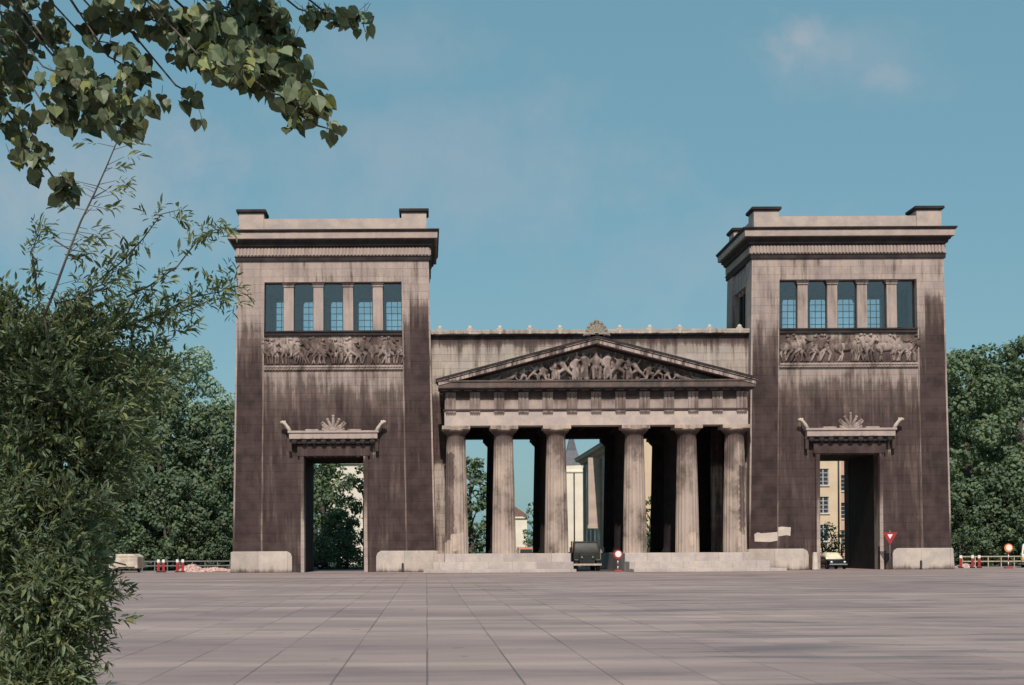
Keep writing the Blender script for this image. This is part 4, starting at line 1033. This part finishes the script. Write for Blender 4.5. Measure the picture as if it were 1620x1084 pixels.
# grey corner building along the avenue with a pale pier added to make a sunlit strip
t = thing('grey_house', 'grey stone house in shade along the avenue, moulded cornice, pale pier added as a sunlit strip', 'house', (20.1, 160, 0))
gm = stone('grey_house_stone', [(0, .1), (14, .15)], streak=.1, blotch=.2, clean=(.44, .37, .33)); gm2 = stone('grey_house_pier', [(0, .1), (14, .1)], streak=.1, blotch=.2, clean=(.6, .48, .42))
b = MB(); b.box(0, 2.3, 0, 30, 0, 12.6)
for k in range(7):
    if k != 3: b.box(-.25, 0, 1 + k * 4.4, 2.0 + k * 4.4, 0, 12.2)
b.build('wall', gm, t)
b = MB(); b.ring([(0, 12.6), (.2, 12.7), (.3, 12.9), (.75, 13.05), (.8, 13.3), (.9, 13.45), (-1, 13.5)], -.2, 2.3, 0, 30); b.build('cornice', gm, t)
b = MB(); b.box(-1.55, -.26, 10.0, 10.7, 4.6, 12.3); b.box(-1.65, -.26, 9.9, 10.8, 4.2, 4.6); b.build('pier', gm2, t)  # pier added, jutting past the cornice to give a sunlit strip
for k in range(6):
    for z in (2.2, 9.4):
        q = MB(); q.box(-.06, 0, 2.7 + k * 4.4, 3.9 + k * 4.4, z, z + 2.0); fo = q.build('window', W_FR, t); q = MB(); q.box(-.09, -.061, 2.8 + k * 4.4, 3.8 + k * 4.4, z + .1, z + 1.9); q.build('pane', W_GL, fo)
# white church with slate spire
white = render_mat('white_church_render', (.82, .72, .60))
xa, xb = at(866, 220), at(926, 220)
t = thing('church', 'white plastered church with a slim slate spire behind the third and fourth columns', 'church', (xa, 220, 0))
b = MB(); b.holes(0, xb - xa, 0, 13.6, 0, .4, [(4.0 - .08, 4.0 + .10, 9.6, 10.3)]); b.box(0, xb - xa, .41, 16, 0, 13.6); b.box(-.12, xb - xa + .12, -.15, 16.1, 13.25, 13.5); b.build('wall', white, t)
b = MB(); b.prism([(-.3, 13.6), (xb - xa + .3, 13.6), (xb - xa - .6, 14.3), (.6, 14.2)], .0, 16.2); b.build('roof', white, t)
tx = at(905, 226) - xa
b = MB(); b.box(tx - 1.25, tx + 1.25, 5, 7.5, 13.9, 14.6); q = b.build('turret', M['slate'], t)
b = MB(); b.add([(tx - 1.5, 4.75, 14.6), (tx + 1.5, 4.75, 14.6), (tx + 1.5, 7.75, 14.6), (tx - 1.5, 7.75, 14.6), (tx - .75, 5.5, 16.9), (tx + .75, 5.5, 16.9), (tx + .75, 7, 16.9), (tx - .75, 7, 16.9), (tx, 6.25, 20.2)],
    [(0, 1, 5, 4), (1, 2, 6, 5), (2, 3, 7, 6), (3, 0, 4, 7), (4, 5, 8), (5, 6, 8), (6, 7, 8), (7, 4, 8), (3, 2, 1, 0)]); b.build('spire', M['slate'], t)
b = MB(); b.tube([(tx, 6.25, 20.1), (tx, 6.25, 21.0)], .04, 6); b.ell((tx, 6.25, 20.3), (.12, .12, .12)); b.build('finial', M['iron'], t)
b = MB(); b.tube([(4.0, -.1, 0), (4.0, -.1, 13.2)], .10, 8); b.build('downpipe', M['iron'], t)
t = house('white_cottage', 'small white gabled house at the far end of the avenue', (at(790, 262), 262, 0), at(834, 262) - at(790, 262), 8, 7.4, white, 1, 2, (.9, 1.3), 2.5, 2.6, cat='house', pipe=False)

# ------------------------------------------------------------------ vehicles
rubber = plain('tyre_rubber', (.02, .02, .02), .9); chrome = plain('chrome', (.55, .55, .55), .2, .9, .05)
lampm = plain('headlight_glass', (.7, .7, .66), .15, 0, .05, spec=.8)
def wheel(par, x, y, r=.32, wd=.2):
    b = MB(); 
    prof = [(r * .55, -wd / 2), (r * .93, -wd / 2), (r, -wd * .3), (r, wd * .3), (r * .93, wd / 2), (r * .55, wd / 2)]
    n = 20; V = []; Fc = []
    for (q, o) in prof:
        for k in range(n): a = 2 * math.pi * k / n; V.append((o, q * math.cos(a), q * math.sin(a)))
    for i in range(len(prof) - 1):
        for k in range(n): k2 = (k + 1) % n; Fc.append((i * n + k, i * n + k2, (i + 1) * n + k2, (i + 1) * n + k))
    b.add(V, Fc, 0, True)
    w_ = b.build('wheel', rubber, par, (x, y, r))
    b = MB(); n = 16; V = []; Fc = []
    prof = [(.02, -wd * .4), (r * .56, -wd * .42), (r * .56, wd * .42), (.02, wd * .4)]
    for (q, o) in prof:
        for k in range(n): a = 2 * math.pi * k / n; V.append((o, q * math.cos(a), q * math.sin(a)))
    for i in range(len(prof) - 1):
        for k in range(n): k2 = (k + 1) % n; Fc.append((i * n + k, i * n + k2, (i + 1) * n + k2, (i + 1) * n + k))
    b.add(V, Fc, 0, True); b.build('rim', chrome, w_)
def loft(mb, st, mi=0):       # stations (y, half width bottom, half width top, z0, z1)
    V = []; Fc = []
    for (y, wb, wt, z0, z1) in st:
        zc = z0 + (z1 - z0) * .45
        V += [(-wb * .94, y, z0), (-wb, y, zc), (-wt, y, z1 - .03), (-wt * .8, y, z1), (wt * .8, y, z1), (wt, y, z1 - .03), (wb, y, zc), (wb * .94, y, z0)]
    for i in range(len(st) - 1):
        for k in range(8):
            k2 = (k + 1) % 8; Fc.append((i * 8 + k, i * 8 + k2, i * 8 + 8 + k2, i * 8 + 8 + k))
    Fc.append(tuple(range(8))[::-1]); Fc.append(tuple(range((len(st) - 1) * 8, len(st) * 8)))
    mb.add(V, Fc, mi, True)
def car(name, label, loc, rz, paint, wind=None, roofp=None):
    t = thing(name, label, 'car', loc, rz)
    b = MB(); loft(b, [(0, .70, .66, .34, .60), (.12, .79, .74, .26, .70), (.9, .82, .76, .24, .84), (1.3, .82, .76, .24, .88), (3.2, .82, .76, .24, .90), (4.0, .80, .72, .26, .86), (4.2, .72, .64, .34, .74)])
    bd = b.build('body', paint, t); bevel(bd, .02)
    b = MB(); loft(b, [(1.15, .72, .70, .84, .89), (1.75, .72, .58, .84, 1.36), (2.2, .72, .58, .84, 1.41), (2.9, .72, .57, .84, 1.38), (3.65, .72, .66, .84, .92)]); b.build('cabin', roofp or paint, t)
    b = MB(); b.add([(-.62, 1.22, .93), (.62, 1.22, .93), (.52, 1.72, 1.33), (-.52, 1.72, 1.33)], [(0, 1, 2, 3)]); b.add([(-.62, 1.25, .90), (.62, 1.25, .90), (.52, 1.75, 1.30), (-.52, 1.75, 1.30)], [(3, 2, 1, 0)]); b.build('windscreen', wind or M['darkglass'], t)
    for sx in (-1, 1):
        b = MB(); b.add([(sx * .735, 1.5, .93), (sx * .735, 3.3, .93), (sx * .60, 2.95, 1.33), (sx * .60, 1.8, 1.33)], [(0, 1, 2, 3)]); b.build('side_window', M['darkglass'], t)
        b = MB(); b.ell((sx * .55, .04, .60), (.12, .06, .09)); b.build('headlight', lampm, t)
        for y in (.8, 3.3): wheel(t, sx * .72, y)
    b = MB(); b.box(-.76, .76, -.08, .04, .36, .46); bevel(b.build('bumper', chrome, t), .02)
    b = MB()
    for k in range(5): b.box(-.4, .4, -.02, .03, .50 + k * .035, .52 + k * .035)
    b.build('grille', M['iron'], t)
    return t
black_p = plain('black_car_paint', (.012, .012, .014), .3, 0, .05, spec=.5)
car('parked_car', 'dark car with sunlight painted pale on its roof, facing out from the right tower passage', (at(1324, 125), 124.6, 0), 0, black_p, chrome, plain('sunlit_roof_paint', (.75, .70, .52), .4))  # pale roof colour paints in the sunlight on the cabin
car('parked_car', 'dark car parked beneath the trees beyond the left tower doorway', (at(520, 141), 141.5, 0), R(90), plain('dark_red_paint', (.045, .012, .012), .3, 0, .1))
steel_dull = plain('dull_lamp_glass', (.16, .16, .15), .3, .3)
# dark lorry in the central roadway
def lorry():
    t = thing('lorry', 'dark old lorry with pale bumper coming through the central roadway', 'truck', (13.15, 121.6, 0))
    p = plain('lorry_dark_paint', (.022, .022, .020), .5, 0, .3)
    b = MB(); b.box(-1.1, 1.1, .35, 1.9, .62, 1.5); b.box(-.62, .62, -.05, .4, .60, 1.38)
    loft(b, [(.38, 1.08, 1.0, 1.5, 1.56), (.62, 1.08, .98, 1.5, 2.30), (1.1, 1.08, .98, 1.5, 2.38), (1.9, 1.08, .98, 1.5, 2.34)])
    bevel(b.build('cab', p, t), .05)
    for sx in (-1, 1):
        b = MB(); xa, xb = sorted((sx * .08, sx * .93)); b.box(xa, xb, .425, .50, 1.58, 2.12); o = b.build('windscreen', M['darkglass'], t)
        for v in o.data.vertices:
            if v.co.z > 2: v.co.y += .17
        b = MB(); n = 12; pts = [(sx * .86, .4 - .55 * math.sin(a), .62 + .42 * math.sin(a) ) for a in (0, .5, 1.0, 1.57)]
        xa, xb = sorted((sx * .66, sx * 1.12)); b.box(xa, xb, -.02, .36, .78, .98); bevel(b.build('mudguard', p, t), .08)
        b = MB(); b.ell((sx * .45, -.10, 1.10), (.11, .07, .11)); b.build('headlight', steel_dull, t)
        b = MB(); b.tube([(sx * 1.05, .5, 1.9), (sx * 1.32, .4, 1.95), (sx * 1.32, .4, 1.7)], .02, 6); xa, xb = sorted((sx * 1.24, sx * 1.42)); b.box(xa, xb, .36, .39, 1.55, 1.95); b.build('mirror', M['iron'], t)
        wheel(t, sx * .9, .35, .45, .26); wheel(t, sx * .9, 4.2, .45, .34)
    b = MB(); b.box(-1.15, 1.15, -.22, -.08, .44, .60); bevel(b.build('bumper', plain('pale_bumper', (.5, .42, .33), .5), t), .02)
    b = MB()
    for k in range(7): b.box(-.40 + k * .12, -.34 + k * .12, -.09, -.04, .70, 1.30)
    b.build('grille', M['iron'], t)
    b = MB(); b.box(-.4, .4, 1.9, 6.2, .55, .8); b.build('chassis', M['iron'], t)
    b = MB(); b.box(-1.2, 1.2, 2.05, 6.2, .8, .92)
    for sx in (-1, 1): xa, xb = sorted((sx * 1.14, sx * 1.2)); b.box(xa, xb, 2.05, 6.2, .92, 1.55)
    b.box(-1.14, 1.14, 2.05, 2.11, .92, 2.45); b.box(-1.14, 1.14, 6.14, 6.2, .92, 1.55)
    b.build('load_bed', plain('bed_boards', (.07, .055, .045), .8, 0, .3), t)
    b = MB(); b.tube([(-1.14, .62, 1.5), (-1.14, .62, 2.4)], .035, 6); b.build('side_rail', plain('pinkish_rail', (.5, .28, .22), .6), t)
lorry()
def van(name, label, loc, rz, paint, band=None):
    t = thing(name, label, 'van', loc, rz)
    b = MB(); loft(b, [(0, .84, .80, .35, 1.0), (.1, .90, .86, .28, 1.15), (.6, .92, .80, .28, 1.95), (1.0, .92, .80, .28, 2.08), (4.2, .92, .80, .28, 2.08), (4.4, .90, .78, .34, 1.95)]); bevel(b.build('body', paint, t), .02)
    b = MB(); b.add([(-.72, .13, 1.2), (.72, .13, 1.2), (.66, .50, 1.84), (-.66, .50, 1.84)], [(0, 1, 2, 3)]); b.build('windscreen', M['darkglass'], t)
    if band: b = MB(); b.box(-.82, .82, -.04, .06, .62, .92); b.build('front_band', band, t)
    b = MB(); b.box(-.88, .88, -.1, .03, .36, .5); b.build('bumper', M['iron'], t)
    for sx in (-1, 1):
        b = MB(); b.ell((sx * .62, -.04, .78), (.11, .05, .1)); b.build('headlight', lampm, t)
        b = MB(); b.add([(sx * .905, .8, 1.25), (sx * .905, 3.9, 1.25), (sx * .84, 3.9, 1.8), (sx * .84, .9, 1.8)], [(0, 1, 2, 3)]); b.build('side_window', M['darkglass'], t)
        for y in (.8, 3.5): wheel(t, sx * .82, y)
    return t
van('delivery_van', 'orange van with yellow band far down the avenue behind the second column', (at(833, 165), 165, 0), 0, plain('orange_van_paint', (.55, .22, .12), .4), plain('yellow_band', (.75, .40, .05), .5))
van('delivery_van', 'white van half cut by the right edge of the picture', (at(1633, 128), 128, 0), R(-24), plain('white_van_paint', (.72, .66, .60), .4), plain('orange_band', (.7, .3, .06), .5))
# beige site trailer
t = thing('site_trailer', 'weathered beige trailer half hidden behind the near shrub', 'trailer', (at(196, 126), 126, 0))
tm = plain('beige_trailer_panels', (.55, .46, .37), .7, 0, .25, 1.5)
b = MB(); b.box(-1.3, 1.15, 0, 3.2, .35, 1.32); bevel(b.build('body', tm, t), .08)
b = MB(); b.prism([(-1.3, 1.33), (1.15, 1.33), (.7, 1.58), (-.9, 1.58)], -.02, 3.22); bevel(b.build('roof', tm, t), .04)
b = MB(); b.prism([(-.9, 1.0), (.2, .72), (.2, .60), (-.9, .86)], -.03, 0); b.box(-.5, .9, -.03, 0, .42, .5); b.build('stripe', M['iron'], t)
for sx in (-1, 1): wheel(t, sx * .95, 1.6, .28, .18)

# ------------------------------------------------------------------ signs, posts, rails
red = plain('sign_red', (.36, .03, .035), .45, 0, .08); whitep = plain('sign_white', (.80, .76, .72), .45, 0, .05); steel = plain('galvanised_steel', (.22, .22, .21), .5, .5); orangep = plain('sign_orange', (.75, .20, .05), .45, 0, .06)
def disc(mb, x, y, z, r, th, n=28, mi=0):
    V = [(x + r * math.cos(2 * math.pi * k / n), yy, z + r * math.sin(2 * math.pi * k / n)) for yy in (y, y + th) for k in range(n)]
    mb.add(V, [tuple(range(n)), tuple(range(2 * n - 1, n - 1, -1))] + [(k, k + n, (k + 1) % n + n, (k + 1) % n) for k in range(n)], mi)
x, z = P(1408, 850, 120.6)
t = thing('give_way_sign', 'red bordered triangle sign pointing down, in front of the right tower', 'road sign', (x, 120.6, 0))
b = MB(); b.tube([(0, .04, -.05), (0, .04, z + .55)], .045, 10); b.build('post', steel, t)
S = .60
def tri(s, zc): return [(-s, zc + s * .577), (0, zc - s * 1.155), (s, zc + s * .577)]
b = MB(); b.prism(tri(S, z + .05), -.02, .0); bo = b.build('border', red, t)
b = MB(); b.prism(tri(S * .36, z + .11), -.03, -.0201); b.build('centre', whitep, t)
def round_sign(label, px, py, Y, rim, r=.36):
    x, z = P(px, py, Y); t = thing('round_sign', label, 'road sign', (x, Y, 0), 0, 'round signs on short posts')
    b = MB(); disc(b, 0, -.02, z, r, .03); b.build('rim', rim, t)
    b = MB(); disc(b, .03, -.035, z + .02, r * .68, .0148); b.build('face', whitep, t)
    hh = z - r * .8
    for k in range(5):
        b = MB(); b.tube([(0, .04, hh * k / 5), (0, .04, hh * (k + 1) / 5)], .04, 8); b.build('post_band', whitep if k % 2 else red, t)
    b = MB(); b.box(-.32, .32, -.18, .24, 0, .12); bevel(b.build('foot', red, t), .03)
round_sign('round red rimmed white sign beside the dark lorry', 977.5, 877, 117.5, red)
round_sign('round orange rimmed white sign before the trees at the right edge', 1595.5, 867, 124, orangep)
bp = None
for (px, Y, lab) in ((250.5, 127, 'striped post, outermost on the left beside the trailer'), (258.5, 127, 'striped post, second from the trailer'), (280.5, 127, 'striped post just left of the rubble heap'), (289, 127, 'striped post in front of the rubble heap'),
                     (1520, 128, 'striped post nearest the right tower plinth'), (1538.5, 128, 'striped post, middle of the three right of the gate'), (1549, 128, 'striped post, third from the right tower plinth')):
    if bp is None:
        bp = thing('striped_post', lab, 'barrier post', (at(px, Y), Y, 0), 0, 'red and white striped barrier posts')
        for k in range(4):
            b = MB(); b.box(-.11, .11, -.03, .03, .1 + k * .25, .1 + (k + 1) * .25); b.build('stripe', red if k % 2 == 0 or k == 1 else whitep, bp)
        b = MB(); b.box(-.2, .2, -.14, .14, 0, .1); bevel(b.build('foot', rubber, bp), .02)
    else:
        dup(bp, (at(px, Y), Y, 0), 0.2 * random.uniform(-1, 1), lab, 'red and white striped barrier posts')
def rail(name, label, x0, x1, Y, h, n, m):
    t = thing(name, label, 'fence', ((x0 + x1) / 2, Y, 0)); L = (x1 - x0) / 2
    for k in range(n):
        b = MB(); x = -L + 2 * L * k / (n - 1); b.box(x - .04, x + .04, -.04, .04, 0, h); b.build('post', m, t)
    for z in (h - .06, h * .5): b = MB(); b.box(-L, L, -.065, -.041, z - .05, z + .05); b.build('rail', m, t)
rail('rail_fence', 'low grey rail fence running up to the left tower', at(225, 136), at(364, 136), 136, .95, 8, steel)
rail('rail_fence', 'low pale rail fence right of the right tower', at(1522, 136), at(1625, 136), 136, 1.0, 6, plain('pale_rail', (.42, .38, .28), .7))
def heap(name, label, px, Y, rx, ry, h, m, seed):
    rng = random.Random(seed); V = []; Fc = []; nu, nv = 26, 9
    for j in range(nv):
        for k in range(nu):
            a = 2 * math.pi * k / nu; r = 1 - j / (nv - 1)
            q = 1 + rng.uniform(-.12, .12); V.append((rx * r * q * math.cos(a), ry * r * q * math.sin(a), h * (1 - r ** 1.3) * rng.uniform(.8, 1.2) if j else -.02))
    for j in range(nv - 1):
        for k in range(nu): k2 = (k + 1) % nu; Fc.append((j * nu + k, j * nu + k2, (j + 1) * nu + k2, (j + 1) * nu + k))
    b = MB(); b.add(V, Fc); tag(b.build(name, m, None, (at(px, Y), Y, 0)), label, 'rubble')
pink = plain('pink_rubble', (.50, .33, .30), .95, 0, .45, 6)
heap('rubble_heap', 'pinkish heap of rubble left of the left tower plinth', 303, 129, 1.5, 1.0, .62, pink, 1)
heap('rubble_heap', 'long flat bank of pinkish rubble touching the left tower plinth', 338, 130, 2.6, .9, .35, pink, 2)
heap('rubble_heap', 'low reddish rubble beside the right tower plinth', 1528, 129, 1.3, .9, .35, pink, 3)
# stones by the passage
for (px, Y, lab) in ((473, 121.3, 'small bollard at the left doorway'), (1289.5, 120.8, 'pale bollard at the left jamb of the right doorway'), (637, 120.9, 'dark bollard before the right plinth of the left tower'), (1457, 121.0, 'dark bollard before the right plinth of the right tower')):
    m = M['palestone'] if 'pale' in lab else M['iron']; r = .22 if 'pale' in lab else .10
    hh = 1.45 if 'pale' in lab else .75
    b = MB(); b.lathe(0, 0, [(r * 1.15, 0), (r * 1.15, .1), (r, .12), (r * .9, hh - .1), (r * .7, hh - .02), (r * .2, hh)], 16)
    tag(b.build('bollard', m, None, (at(px, Y), Y, 0)), lab, 'bollard', 'bollards around the gate')
